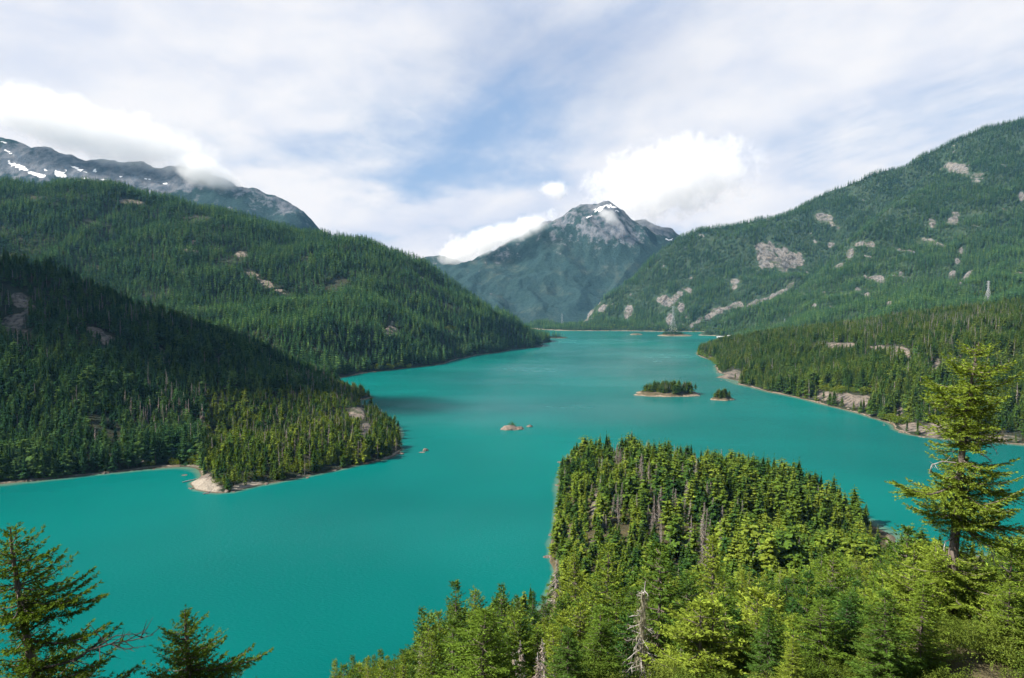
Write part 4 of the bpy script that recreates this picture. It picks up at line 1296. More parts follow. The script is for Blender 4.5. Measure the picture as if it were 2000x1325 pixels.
# a tree that would stand above the photo's treeline is a shorter one
ztop = np.array([P(a, b, c).z for a, b, c in zip(ut, np.maximum(vt, lim), cand[:, 1])])
cand[:, 3] = np.where(grow, np.clip(ztop - cand[:, 2], 0, rt.uniform(20, 27, len(ut))), ztop - cand[:, 2])
near_pen = cand[:, 1] > 300
ok = cand[:, 3] > np.where(near_pen, 5.0, 3.0)
pl = np.array(placed)
dist = np.hypot(cand[:, None, 0] - pl[None, :, 0], cand[:, None, 1] - pl[None, :, 1]) - pl[None, :, 2] * .8
ok &= dist.min(1) > 0
cand = cand[ok]
ut, vt = to_pix(cand[:, :3] + np.stack([0 * cand[:, 3], 0 * cand[:, 3], cand[:, 3]], 1))
inside = (ut > -20) & (ut < 2020) & (vt < 1330)
cand, ut, vt = cand[inside], ut[inside], vt[inside]
dd = bumpy(ut, vt, [(1250, 950, 65, 75, .74), (1330, 985, 85, 60, .68), (1200, 900, 60, 30, .4), (1400, 1030, 70, 40, .6), (1490, 1070, 60, 30, .35), (1300, 900, 90, 30, .35)])
is_dead = rt.random(len(cand)) < np.maximum(dd, .02)
size = cand[:, 3] / cand[:, 1]
order = np.argsort(-size)
live = [i for i in order if not is_dead[i]]
gone = [i for i in order if is_dead[i]]
N_LIVE = 296 - n_fir - 3


def zone(i):
    x, y, h = cand[i, 0], cand[i, 1], cand[i, 3]
    u, v = ut[i], vt[i]
    if y > 300:
        if u < 1180:
            return 'fir on the left shore of the peninsula, above the open lake', 'firs on the left shore of the peninsula'
        if v < 905:
            return 'fir on the far edge of the peninsula with its tip against the lake', 'firs on the far edge of the peninsula'
        if u < 1480:
            return 'fir among the grey dead trunks in the middle of the peninsula', 'firs among the dead trunks of the peninsula'
        return 'fir in the dense dark stand at the right end of the peninsula', 'firs at the right end of the peninsula'
    if u < 1085:
        return 'fir in the wood at the bottom edge under the treeline tips', 'firs filling the bottom edge left of the bare snag'
    if y > 170:
        return 'fir in the dip between near slope and peninsula', 'firs in the dip before the peninsula'
    if u < 1340:
        return 'fir on the near slope around the lichen-draped dead tree', 'firs around the lichen-draped dead tree'
    if u < 1700:
        return 'yellow-green fir crowding the middle of the near slope', 'firs on the middle of the near slope'
    return 'yellow-green fir crowding the foot of the big lone fir', 'firs round the big lone fir'


zones = {}
for i in live[:N_LIVE]:
    zones.setdefault(zone(i), []).append(i)
special = {}
for (lb_, gp_), ids in zones.items():
    if len(ids) < 5:
        continue
    a = sorted(ids, key=lambda j: ut[j])
    special[a[0]] = lb_ + ' (leftmost)'
    special[a[-1]] = lb_ + ' (rightmost)'
    b = [j for j in sorted(ids, key=lambda j: -size[j]) if j not in special]
    special[b[0]] = lb_ + ' (tallest looking)'
    b = [j for j in sorted(ids, key=lambda j: vt[j]) if j not in special]
    special[b[0]] = lb_ + ' (highest tip)'
for i in live[:N_LIVE]:
    x, y, z, h = cand[i]
    lb_, gp_ = zone(i)
    lb_ = special.get(i, lb_)
    if y < 300:
        wd = float(np.clip(rt.uniform(.85, 1.2) * (17.0 / h) ** .45, .7, 1.5))
        put_fir((x, y, z - .3), h, int(rt.integers(0, 8)), wd, lb_, gp_)
    else:
        put_small((x, y, z - .3), h, int(rt.integers(0, 10)), rt.uniform(1.15, 1.8), lb_, gp_)
for i in gone[:160]:
    x, y, z, h = cand[i]
    put_snag((x, y, z - .3), h * rt.uniform(.7, .95), int(rt.integers(0, 5)),
             'grey bare dead trunk standing among the firs of the peninsula' if y > 280 else 'grey bare dead tree standing among the firs of the near slope',
             'dead trunks of the peninsula' if y > 280 else 'scattered dead trees of the near slope')
rest = live[N_LIVE:] + gone[160:]
nr_ = [i for i in rest if cand[i, 1] < 215 and not is_dead[i]]
rest = [i for i in rest if i not in set(nr_)]
if nr_:
    c = cand[nr_]
    ix = rt.integers(0, 8, len(nr_))
    s_ = c[:, 3] / np.array([f[0] for f in FIRS])[ix]
    wd = np.clip(rt.uniform(.85, 1.2, len(nr_)) * (17.0 / c[:, 3]) ** .45, .7, 1.5)
    forest('forest', 'near_firs', c[:, :3] - [0, 0, .3], np.stack([s_ * wd, s_ * wd, s_], 1), np.stack([0 * s_, 0 * s_, rt.uniform(0, 6.28, len(s_))], 1), ix, 'firs half hidden among the larger ones of the near slope')
if rest:
    c = cand[rest]
    plant('forest', 'middle_bright_firs', c[:, :3], c[:, 3], rt, 'smaller and farther firs filling the wood on the peninsula', 10, np.where(is_dead[rest], 1.0, 0.0), slim=1.45)

# undergrowth between the trunks of the near slope
p, hs, u, v, r_ = scatter(LN, 1.5, .6, 2.1, 61, zmin=1.0, gap=.5, margin=40, facing=-.5, edge=.45)
k = (p[:, 1] < 260) & (p[:, 1] > 9)
und = forest('undergrowth', 'near_bushes', p[k], np.repeat(hs[k, None], 3, 1), np.stack([0 * hs[k], 0 * hs[k], r_.uniform(0, 6.28, k.sum())], 1), r_.integers(0, 3, k.sum()), 'low green shrubs covering the ground between the firs of the near slope')
und['category'] = 'undergrowth'


# ------------------------------------------------------------------ the three hand-built firs close to the viewpoint
def hero(name, label, path_uv, Y, prof, n_br, size, up, mat, seed, r_base, extra=(), bare=(), dens=1.0, klen=.34, gap=(), flat=.35, deadmat=None, tiers=0, inner=False):
    r = np.random.default_rng(seed)
    pth = np.array([tuple(P(u, v, Y)) for u, v in path_uv])
    base = pth[-1].copy()
    e = empty(name, tuple(base), label, 'tree')
    rel = pth - base
    prof = np.array(prof, float)
    px = Y / F
    n = len(rel)
    arc = np.concatenate([[0], np.cumsum(np.linalg.norm(np.diff(rel, axis=0), axis=1))])
    rad = 0.02 + (r_base - 0.02) * (arc / arc[-1]) ** .8
    limbs = [tube(rel, rad, 10)]
    deadw = []
    sp = Sprays()
    vs = np.array([q[1] for q in path_uv], float)
    us = np.array([q[0] for q in path_uv], float)
    lo, hi = prof[0, 0], prof[-1, 0]
    for i in range(n_br):
        f = (i + r.uniform(0, 1)) / n_br
        v = lo + (hi - lo) * f ** .9
        if tiers:
            q = (v - lo) / (hi - lo) * tiers
            v = lo + (hi - lo) * (math.floor(q) + .5 + (q - math.floor(q) - .5) * .38 + .22 * math.sin(7.3 * math.floor(q))) / tiers
        u = np.interp(v, vs, us)
        if any(a < v < b for a, b in gap) and r.random() < .8:
            continue
        a = 2.399 * i + r.uniform(-.5, .5)
        cx = math.cos(a)
        side = np.interp(v, prof[:, 0], prof[:, 1]) if cx < 0 else np.interp(v, prof[:, 0], prof[:, 2])
        other = .5 * (np.interp(v, prof[:, 0], prof[:, 1]) + np.interp(v, prof[:, 0], prof[:, 2]))
        L = (abs(cx) * side + (1 - abs(cx)) * other * .85) * px * (r.uniform(.40, 1.08) if n_br > 100 else r.uniform(.5, 1.05))
        if inner and i % 3 == 2:
            L *= .42
        el = up + (.45 if f < .12 else 0.0) * (1 - f / .12 if f < .12 else 0) + r.normal(0, .2)
        o_ = np.array([cx, math.sin(a), 0.0])
        sd_ = np.array([-math.sin(a), cx, 0.0])
        b0 = np.array(P(u, v, Y)) - base
        branch(r, sp, limbs, b0, o_, sd_, L, el, size, dens, klen, flat)
    for (u0, v0, u1, v1, depth) in extra:
        b0 = np.array(P(u0, v0, Y)) - base
        q = np.array(P(u1, v1, Y + depth)) - base
        dv = q - b0
        hz = np.array([dv[0], dv[1], 0])
        L = np.linalg.norm(hz)
        o_ = hz / L
        branch(r, sp, limbs, b0, o_, np.array([-o_[1], o_[0], 0]), L, math.atan2(dv[2], L), size, dens, klen, flat)
    for line, rad0 in bare:
        pp = np.array([tuple(P(u, v, Y + dpt)) for u, v, dpt in line]) - base
        s_ = np.linspace(0, 1, len(pp))
        deadw.append(tube(pp, rad0 * (1 - s_ * .8), 5))
        for q in range(len(line) * 3):
            t = r.uniform(.25, .98)
            ii = min(int(t * (len(pp) - 1)), len(pp) - 2)
            b = pp[ii] + (pp[ii + 1] - pp[ii]) * (t * (len(pp) - 1) - ii)
            ax = unit(pp[ii + 1] - pp[ii])
            dd_ = unit(ax * .7 + r.normal(0, .55, 3)) * np.linalg.norm(pp[-1] - pp[0]) * r.uniform(.1, .3) * (1.1 - t * .6)
            deadw.append(tube(np.array([b, b + dd_ * .5 + [0, 0, -.02], b + dd_]), [rad0 * .35, rad0 * .25, rad0 * .1], 4))
    tv, tf = join_tubes(limbs)
    mesh_obj('trunk', tv, tf, M_BARK, e, smooth=True)
    sp.build('crown', mat, e)
    for dv_, df_ in [join_tubes(deadw)] if deadw else []:
        mesh_obj('dead_branch', dv_, df_, deadmat or M_DEAD, e)
    return e


def branch(r, sp, limbs, b0, o_, sd_, L, el, size, dens, klen, flat):
    s_ = np.linspace(0, 1, 7)
    sag = -L * .10 * np.sin(s_ * math.pi) + L * .05 * s_ ** 3
    wob = r.normal(0, .025, 7) * L * s_
    pth = b0 + o_ * (s_ * L * math.cos(el))[:, None] + np.array([0, 0, 1.0]) * (s_ * L * math.sin(el) + sag)[:, None] + sd_ * wob[:, None]
    limbs.append(tube(pth, (.012 + .013 * L) * (1 - s_ * .85), 5))
    twig_sprays(sp, r, pth, L, o_, sd_, klen, size, .05, dens, .12, flat)


hero('fir_tree', 'big lone fir with open irregular crown towering above the lake at the right',
     [(1912, 668), (1903, 715), (1888, 800), (1880, 880), (1872, 960), (1866, 1040), (1862, 1080), (1858, 1150), (1852, 1220), (1856, 1262), (1872, 1296)], 40.0,
     [(674, 14, 16), (688, 42, 44), (708, 60, 64), (735, 95, 90), (760, 80, 65), (790, 90, 70), (820, 90, 95), (850, 65, 95), (870, 45, 100), (900, 60, 95), (930, 60, 110), (952, 100, 105), (980, 80, 130), (1005, 85, 150),
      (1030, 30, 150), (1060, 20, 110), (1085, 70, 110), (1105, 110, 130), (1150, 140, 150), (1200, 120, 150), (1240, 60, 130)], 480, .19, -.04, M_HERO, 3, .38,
     extra=[(1872, 950, 1738, 946, -1), (1874, 940, 1760, 962, -2), (1878, 925, 2003, 975, 1), (1868, 1000, 1788, 998, 0), (1868, 990, 2010, 1040, -1), (1868, 1010, 2030, 1092, 0), (1870, 980, 1990, 1000, -2), (1890, 790, 1800, 738, 0), (1896, 770, 1812, 770, -1),
            (1895, 755, 1995, 735, 0), (1900, 710, 1975, 712, -1), (1885, 850, 1812, 815, -1), (1882, 880, 1812, 872, 1), (1880, 900, 1985, 902, -1), (1868, 1000, 1960, 985, -3), (1866, 1020, 1980, 1065, -2), (1870, 960, 1950, 930, -2)],
     bare=[([(1884, 850, 0), (1912, 860, -.5), (1916, 885, -.8), (1938, 903, -1)], .07), ([(1916, 858, -.5), (1936, 868, -.8), (1950, 888, -1)], .05), ([(1872, 905, 0), (1840, 902, -.5), (1820, 908, -.6), (1815, 922, -.6)], .05),
           ([(1866, 1010, 0), (1900, 1050, -.6), (1935, 1072, -.9), (1960, 1110, -1.2)], .06), ([(1935, 1072, -.9), (1940, 1090, -1), (1944, 1106, -1)], .04), ([(1864, 1050, 0), (1846, 1058, -.4), (1843, 1075, -.5)], .05),
           ([(1852, 1238, 0), (1820, 1240, -.8), (1806, 1236, -1.2), (1784, 1222, -1.6)], .06), ([(1868, 985, -.4), (1872, 1010, -.6), (1888, 1030, -.7)], .03)],
     dens=1.05, klen=.50, tiers=19, inner=True, gap=[(1022, 1082), (1225, 1262)])

hero('fir_tree', 'dark trunked fir at the left frame edge with ragged branches',
     [(20, 1030), (24, 1080), (34, 1140), (42, 1190), (52, 1245), (64, 1300), (72, 1345), (82, 1440), (90, 1560), (92, 1760)], 22.0,
     [(1036, 4, 6), (1050, 18, 22), (1062, 40, 40), (1078, 60, 88), (1092, 60, 75), (1110, 70, 45), (1128, 70, 120), (1145, 80, 140), (1165, 80, 150), (1185, 80, 140), (1205, 60, 110), (1225, 55, 60), (1245, 55, 130), (1265, 40, 40), (1290, 70, 120), (1315, 90, 160),
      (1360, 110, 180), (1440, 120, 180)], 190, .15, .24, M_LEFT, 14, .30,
     extra=[(40, 1165, 185, 1118, .4), (42, 1180, 192, 1150, -.3), (46, 1200, 185, 1185, .2), (30, 1095, 112, 1074, 0), (28, 1085, 90, 1058, .3), (48, 1250, 215, 1228, -.4), (50, 1262, 160, 1240, .5), (70, 1325, 220, 1290, .2), (40, 1170, 205, 1172, 0)],
     bare=[([(66, 1308, 0), (110, 1300, -.3), (150, 1288, -.5), (175, 1270, -.6), (215, 1258, -.7), (262, 1250, -.8), (300, 1240, -.9)], .055), ([(215, 1258, -.7), (245, 1268, -.7), (285, 1262, -.8)], .03), ([(190, 1264, -.6), (225, 1242, -.5), (292, 1236, -.6)], .03),
           ([(50, 1240, 0), (80, 1215, -.3), (98, 1205, -.4)], .035), ([(60, 1275, 0), (85, 1258, -.2), (106, 1236, -.3)], .03)],
     dens=1.0, klen=.40, tiers=24, gap=[(1258, 1282)], flat=.7, deadmat=M_DARKWOOD)

hero('fir_tree', 'short thick dark fir with one long limb reaching right over the water',
     [(361, 1190), (363, 1230), (366, 1270), (370, 1330), (374, 1420), (376, 1560), (378, 1720)], 24.0,
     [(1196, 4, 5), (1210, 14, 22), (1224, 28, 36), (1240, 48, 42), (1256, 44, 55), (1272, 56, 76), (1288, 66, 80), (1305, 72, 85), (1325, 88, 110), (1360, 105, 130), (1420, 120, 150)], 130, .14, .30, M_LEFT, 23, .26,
     extra=[(368, 1305, 530, 1278, 0), (368, 1312, 500, 1268, -.3), (368, 1318, 488, 1300, .3), (366, 1285, 440, 1255, .2), (364, 1265, 440, 1250, -.3), (364, 1250, 318, 1232, 0)], dens=1.15, klen=.34, flat=.75)

# ------------------------------------------------------------------ islands, rocks, shore bushes
def island(u, v, half, depth, height, label, seed, lumpy=.35):
    c = W(u, v)
    r = np.random.default_rng(seed)
    nr, na = 14, 44
    V, rock = [], []
    for i in range(nr + 1):
        f = i / nr
        for k in range(na):
            a = 2 * math.pi * k / na
            wob = 1 + lumpy * float(fbm(np.array(math.cos(a) * 1.3 + seed), np.array(math.sin(a) * 1.3), 4, seed))
            q = f * 1.15
            z = height * (1 - q ** 4) if q < 1 else -height * (q - 1) * 6
            x_, y_ = math.cos(a) * half * q * wob, math.sin(a) * depth * q * wob
            z += height * .35 * float(fbm(np.array(x_ / half * 2.5 + seed), np.array(y_ / half * 2.5), 3, seed + 2)) * (1 - f)
            V.append((c.x + x_, c.y + y_, z))
    Fc = [(i * na + k, i * na + (k + 1) % na, (i + 1) * na + (k + 1) % na, (i + 1) * na + k) for i in range(nr) for k in range(na)]
    o = mesh_obj('island', V, np.array(Fc), M_T_ISLE, smooth=True)
    set_attr(o, 'rock', np.full(len(V), .32))
    tag(o, label, 'island', None, 'structure')
    return c, o


M_T_ISLE = terrain_material('island_ground', (0.07, 0.06, 0.03), (0.14, 0.11, 0.07), 2.2, 2.0)


def island_trees(c, half, depth, n, h0, h1, label, seed, zt, coll='middle_olive_firs', dx=0.0):
    r = np.random.default_rng(seed)
    a, q = r.uniform(0, 6.28, n), np.sqrt(r.uniform(0, 1, n)) * .78
    p = np.stack([c.x + dx + np.cos(a) * q * half, c.y + np.sin(a) * q * depth, zt * (1 - q ** 4) - .3], 1)
    h = r.uniform(h0, h1, n) * (1 - .35 * q)
    return plant('forest', coll, p, h, r, label, 10, np.full(n, .10), slim=1.6)


c, o_ = island(1305, 770, 54, 38, 6, 'larger of the two low wooded rocky islands in mid lake', 4)
island_trees(c, 54, 38, 120, 13, 24, 'small stand of firs on the larger mid-lake island', 71, 6.0, dx=3)
c, o_ = island(1410, 781, 17, 13, 5.0, 'tiny rocky island with a tuft of firs, right of the larger wooded one', 6)
island_trees(c, 15, 11, 24, 10, 20, 'tuft of firs on the tiny island', 72, 4.5)
c, o_ = island(1315, 656, 78, 60, 8, 'far dark wooded island before the far shore', 8)
island_trees(c, 66, 52, 170, 12, 22, 'firs on the far dark island', 73, 7, 'middle_dark_firs')
c, o_ = island(1242, 654, 30, 26, 6, 'far bare rock islet left of the dark wooded one', 9)


def rock(u, v, w_, h_, label, seed, depth=.7, parts=1):
    r = np.random.default_rng(seed)
    c = W(u, v)
    bm = bmesh.new()
    bmesh.ops.create_icosphere(bm, subdivisions=4, radius=1.0)
    for q in bm.verts:
        d_ = np.array(q.co)
        k = 1 + .30 * float(fbm(np.array(d_[0] * 1.6 + seed), np.array(d_[1] * 1.6 + d_[2] * 1.1), 4, seed)) + .12 * float(fbm(np.array(d_[0] * 6 + d_[2] * 3), np.array(d_[1] * 6 - d_[2] * 4), 3, seed, True))
        q.co = (d_[0] * k * w_ / 2, d_[1] * k * w_ / 2 * depth, (d_[2] * k * .9) * h_ + (.12 * h_ * math.sin(d_[0] * 4 + seed)))
    me = bpy.data.meshes.new('rock')
    bm.to_mesh(me)
    bm.free()
    me.materials.append(M_STONE)
    o = bpy.data.objects.new('rock', me)
    o.location = (c.x, c.y, -h_ * .12)
    COL.objects.link(o)
    tag(o, label, 'rock')
    return c, o


c, o_ = rock(1000, 838, 27, 4.4, 'pale rock islet in mid lake with a dark bush on its top', 3)
b_ = leafy_bush(np.random.default_rng(3), 4.6, 700, .55).build('shrub', M_OLIVE)
b_.location = (c.x + .5, c.y, 3.4)
tag(b_, 'dark bush on top of the pale rock islet in mid lake', 'shrub')
rock(1034, 834, 7, 2.6, 'small low rock right of the pale rock islet', 7)
rock(831, 881, 5.5, 3.0, 'small pointed rock off the low lobe on the left', 9)
rock(824, 884, 6.0, 0.7, 'flat half-drowned rock beside the small pointed one', 12)
for (u, v, y, s_, label, sd_) in ((1728, 1262, 41, 1.1, 'grey rounded boulder beside the stony path at the bottom', 26), (1752, 1290, 40, .8, 'pale flat stone below the grey boulder on the stony path', 22), (1818, 1300, 39, .9, 'small stone in the shrubs right of the stony path', 23)):
    t = P(u, v, y)
    c, o_ = rock(1000, 838, s_ * 2, s_ * .8, label, sd_)
    o_.location = (t.x, y, ground(t.x, y) + s_ * .15)

# yellow-green bushes along the strand of the left hill and the headland
BUSH = [leafy_bush(np.random.default_rng(80 + k), 1.0, 650, .085, 7).build('shrub', M_LEAF, link=False) for k in range(3)]
LH, LW = LANDS['near_hill'], LANDS['wooded_headland']


def on_land(L, u, v, y0, y1, tall):
    """walk the view ray of a pixel until it meets the ground"""
    for y in np.arange(y0, y1, 2.0):
        t = P(u, v, y)
        if t.z <= ground(t.x, t.y, L):
            return t
    return P(u, v, y1)


beach = [(428, 948, 7, 'dark rounded bush left on the tip of the pale beach'), (446, 946, 7.5, 'bright yellow-green bush in front on the pale beach'), (462, 943, 7, 'yellow-green bush at the right end of the beach pair'),
         (383, 908, 12, 'tall pale yellow-green bush where the cove meets the beach'), (340, 910, 7, 'wide low yellow-green bush on the cove shore'), (290, 913, 6, 'low yellowish bush on the left of the cove shore'),
         (500, 937, 8, 'green bush by the water right of the beach'), (540, 930, 8, 'dull green bush on the low lobe, second right of the beach'), (570, 924, 9, 'round dark bush on the shore of the low lobe'), (598, 920, 10, 'brightest yellow bush along the shore of the low lobe'),
         (620, 914, 11, 'tall yellow-green bush in the middle of the lobe shore'), (660, 906, 8, 'low green bush on the right half of the lobe shore'), (685, 900, 8, 'bright green bush near the right end of the lobe shore'), (715, 893, 7, 'small yellow bush nearest the point of the lobe')]
for i, (u, v, h, label) in enumerate(beach):
    t = on_land(LH, u, v, 520, 900, 0)
    o = BUSH[i % 3].copy()
    o.name = 'shrub'
    COL.objects.link(o)
    o.location = (t.x, t.y, ground(t.x, t.y, LH) - .3)
    o.scale = (h * 1.05, h * 1.05, h)
    o.rotation_euler = (0, 0, i * 1.7)
    tag(o, label, 'bush', 'yellow-green bushes along the left shore')
far_b = []
for (u0, v0, u1, v1, n, L, ya, yb) in ((725, 722, 800, 716, 9, 'long_ridge', 1250, 1900), (860, 640, 960, 660, 16, 'long_ridge', 1900, 2600), (1370, 690, 1400, 712, 12, 'wooded_headland', 1500, 2200), (1600, 765, 1700, 770, 14, 'wooded_headland', 900, 1300), (1700, 800, 1760, 830, 10, 'wooded_headland', 780, 1100),
                                       (1120, 637, 1500, 650, 70, 'right_mountain', 3000, 4200), (1900, 580, 2000, 560, 30, 'right_mountain', 1900, 2600)):
    for q in range(n):
        f = rt.uniform(0, 1)
        t = on_land(LANDS[L], u0 + (u1 - u0) * f, v0 + (v1 - v0) * f + rt.normal(0, 2), ya, yb, 0)
        far_b.append((t.x, t.y, ground(t.x, t.y, LANDS[L]) - .5, rt.uniform(6, 12)))
far_b = np.array(far_b)
q_ = forest('undergrowth', 'shore_bushes', far_b[:, :3], np.repeat(far_b[:, 3:], 3, 1) * [1.3, 1.3, 1], np.stack([0 * far_b[:, 0]] * 2 + [rt.uniform(0, 6, len(far_b))], 1), rt.integers(0, 3, len(far_b)), 'pale green broadleaf bushes scattered along the far shores')
q_['category'] = 'bushes'


# logs by the beach
def log(u0, v0, u1, v1, rad, label):
    a, b = W(u0, v0), W(u1, v1)
    pth = np.array([(a.x, a.y, .3), ((a.x + b.x) / 2, (a.y + b.y) / 2, .45), (b.x, b.y, .6)])
    v_, f_ = tube(pth, [rad, rad * .85, rad * .6], 7)
    tag(mesh_obj('log', v_, f_, M_DEAD), label, 'log')


log(356, 943, 384, 937, .45, 'grey log lying out into the cove from the beach')
log(396, 966, 412, 961, .35, 'dark log in the shallows at the tip of the beach')

# ------------------------------------------------------------------ what people built
def bar(a, b, w_):
    a, b = np.array(a, float), np.array(b, float)
    return tube(np.stack([a, b]), [w_, w_], 4)


def pylon(u, vtop, y, L, label, base_z=None, wide=1.0, heavy=1.0):
    t = P(u, vtop, y)
    g = ground(t.x, t.y, LANDS[L]) - 1 if base_z is None else base_z
    h = t.z - g
    e = empty('transmission_tower', (t.x, t.y, g), label, 'pylon', 'steel pylons on the far shore')
    hw = lambda f: h * (.125 - .10 * min(f / .62, 1)) * wide
    bars = []
    thick = h * .0022 * heavy
    lv = [0, .16, .30, .42, .52, .62, .74, .86, 1.0]
    for sx, sy in ((-1, -1), (1, -1), (1, 1), (-1, 1)):
        for f0, f1 in zip(lv[:-1], lv[1:]):
            a, b = hw(f0), hw(f1)
            bars.append(bar((sx * a, sy * a, h * f0), (sx * b, sy * b, h * f1), thick))
    for f0, f1 in zip(lv[:-1], lv[1:]):
        a, b = hw(f0), hw(f1)
        cs = [(-1, -1), (1, -1), (1, 1), (-1, 1)]
        for q in range(4):
            p_, n_ = cs[q], cs[(q + 1) % 4]
            bars.append(bar((p_[0] * a, p_[1] * a, h * f0), (n_[0] * b, n_[1] * b, h * f1), thick * .6))
            bars.append(bar((n_[0] * a, n_[1] * a, h * f0), (p_[0] * b, p_[1] * b, h * f1), thick * .6))
            bars.append(bar((p_[0] * b, p_[1] * b, h * f1), (n_[0] * b, n_[1] * b, h * f1), thick * .6))
    v_, f_ = join_tubes(bars)
    mesh_obj('lattice_tower', v_, f_, M_STEEL, e)
    for f, L_ in ((.70, .11), (.82, .13), (.95, .10)):
        ar = []
        for s_ in (-1, 1):
            ar.append(bar((0, 0, h * f), (s_ * h * L_, 0, h * (f + .012)), thick * .8))
            ar.append(bar((0, 0, h * (f + .05)), (s_ * h * L_, 0, h * (f + .012)), thick * .6))
            ar.append(bar((s_ * h * L_, 0, h * (f + .012)), (s_ * h * L_, 0, h * (f - .035)), thick * .5))
        v_, f_ = join_tubes(ar)
        mesh_obj('crossarm', v_, f_, M_STEEL, e)
    e.rotation_euler = (0, 0, rt.uniform(-.4, .4))
    return e


pylon(1931, 549, PYLON_Y, 'right_mountain', 'largest grey lattice pylon, rising behind the headland at the right', heavy=3.4)
pylon(1533, 623, 2750, 'right_mountain', 'small pylon just above the headland treetops, right of the far islands', heavy=1.6)
pylon(1315, 598, 3600, 'right_mountain', 'tall pylon standing behind the far dark island')
pylon(1226, 622, 3850, 'right_mountain', 'pylon on the far shore between the dam and the far dark island')
pylon(1148, 612, 4000, 'right_mountain', 'pylon above the cream building at the dam')
pylon(1098, 613, 4200, 'right_mountain', 'leftmost distant pylon, against the blue valley behind the dam')


def house(u, v, y, w_, d_, hgt, roof_h, base, label, wall_m, roof_m, z0, name='boathouse'):
    t = P(u, v, y)
    e = empty(name, (t.x, t.y, z0), label, 'building')
    a, b = w_ / 2, d_ / 2
    V = [(-a, -b, 0), (a, -b, 0), (a, b, 0), (-a, b, 0), (-a, -b, hgt), (a, -b, hgt), (a, b, hgt), (-a, b, hgt), (-a, 0, hgt + roof_h), (a, 0, hgt + roof_h)]
    mesh_obj('wall', V, [(0, 1, 5, 4), (1, 2, 6, 9, 5), (2, 3, 7, 6), (3, 0, 4, 8, 7)], wall_m, e)
    o = .06 * w_
    Vr = []
    for dz_ in (0.05, .6):
        Vr += [(-a - o, -b - o, hgt - roof_h * o / b + dz_), (a + o, -b - o, hgt - roof_h * o / b + dz_), (a + o, 0, hgt + roof_h + dz_), (-a - o, 0, hgt + roof_h + dz_), (a + o, b + o, hgt - roof_h * o / b + dz_), (-a - o, b + o, hgt - roof_h * o / b + dz_)]
    mesh_obj('roof', Vr, [(0, 3, 2, 1), (3, 5, 4, 2), (6, 7, 8, 9), (9, 8, 10, 11), (0, 1, 7, 6), (5, 11, 10, 4), (1, 2, 8, 7), (2, 4, 10, 8), (0, 6, 9, 3), (3, 9, 11, 5)], roof_m, e)
    for q in (-.55, 0, .55):
        x = q * a
        mesh_obj('door', [(x - .12 * w_, -b - .05, .2), (x + .12 * w_, -b - .05, .2), (x + .12 * w_, -b - .05, hgt * .75), (x - .12 * w_, -b - .05, hgt * .75), (x - .12 * w_, -b - .3, .2), (x + .12 * w_, -b - .3, .2), (x + .12 * w_, -b - .3, hgt * .75), (x - .12 * w_, -b - .3, hgt * .75)],
                 [(4, 5, 6, 7), (0, 4, 7, 3), (5, 1, 2, 6), (7, 6, 2, 3)], M_STONE, e)
    return e


house(1407, 655, 2950, 28, 12, 4.5, 3, 0, 'white boathouse with pale roof on the water by the right headland', M_WHITE, M_ROOF, .3)
house(1424, 652, 2960, 14, 9, 4, 2.5, 0, 'small white building behind the right end of the boathouse', M_WHITE, M_ROOF, 5.0, 'storehouse')
house(1149, 637, 3985, 34, 14, 10, 3, 0, 'cream building at the right end of the dam', M_CONC, M_CONC, 1.5, 'powerhouse')
a, b = W(1062, 642), W(1142, 641.5)
e = empty('dam', (a.x, a.y, 0), 'long low concrete dam across the head of the lake', 'dam')
L_ = b.x - a.x
dy_ = b.y - a.y
V, Fc = [], []


def box(V, Fc, x0, x1, y0, y1, z0, z1):
    n = len(V)
    V += [(x, y + x * dy_ / L_, z) for z in (z0, z1) for x, y in ((x0, y0), (x1, y0), (x1, y1), (x0, y1))]
    Fc += [(n, n + 1, n + 5, n + 4), (n + 1, n + 2, n + 6, n + 5), (n + 2, n + 3, n + 7, n + 6), (n + 3, n, n + 4, n + 7), (n + 4, n + 5, n + 6, n + 7)]


box(V, Fc, 0, L_, 0, 10, -3, 5.5)
mesh_obj('wall', V, Fc, M_CONC, e)
V, Fc = [], []
box(V, Fc, 0, L_, -.8, 1.2, 5.55, 7.0)
mesh_obj('parapet', V, Fc, M_CONC, e)
for q in range(9):
    V, Fc = [], []
    box(V, Fc, L_ * (.3 + q * .08), L_ * (.3 + q * .08) + 3, -3, -.05, -3, 5.4)
    mesh_obj('pier', V, Fc, M_CONC, e)

for o in COL.objects:
    if o.parent is None and o.get('label') and len(o['label'].replace('-', ' ').split()) > 16:
        print('LONG', o['label'])

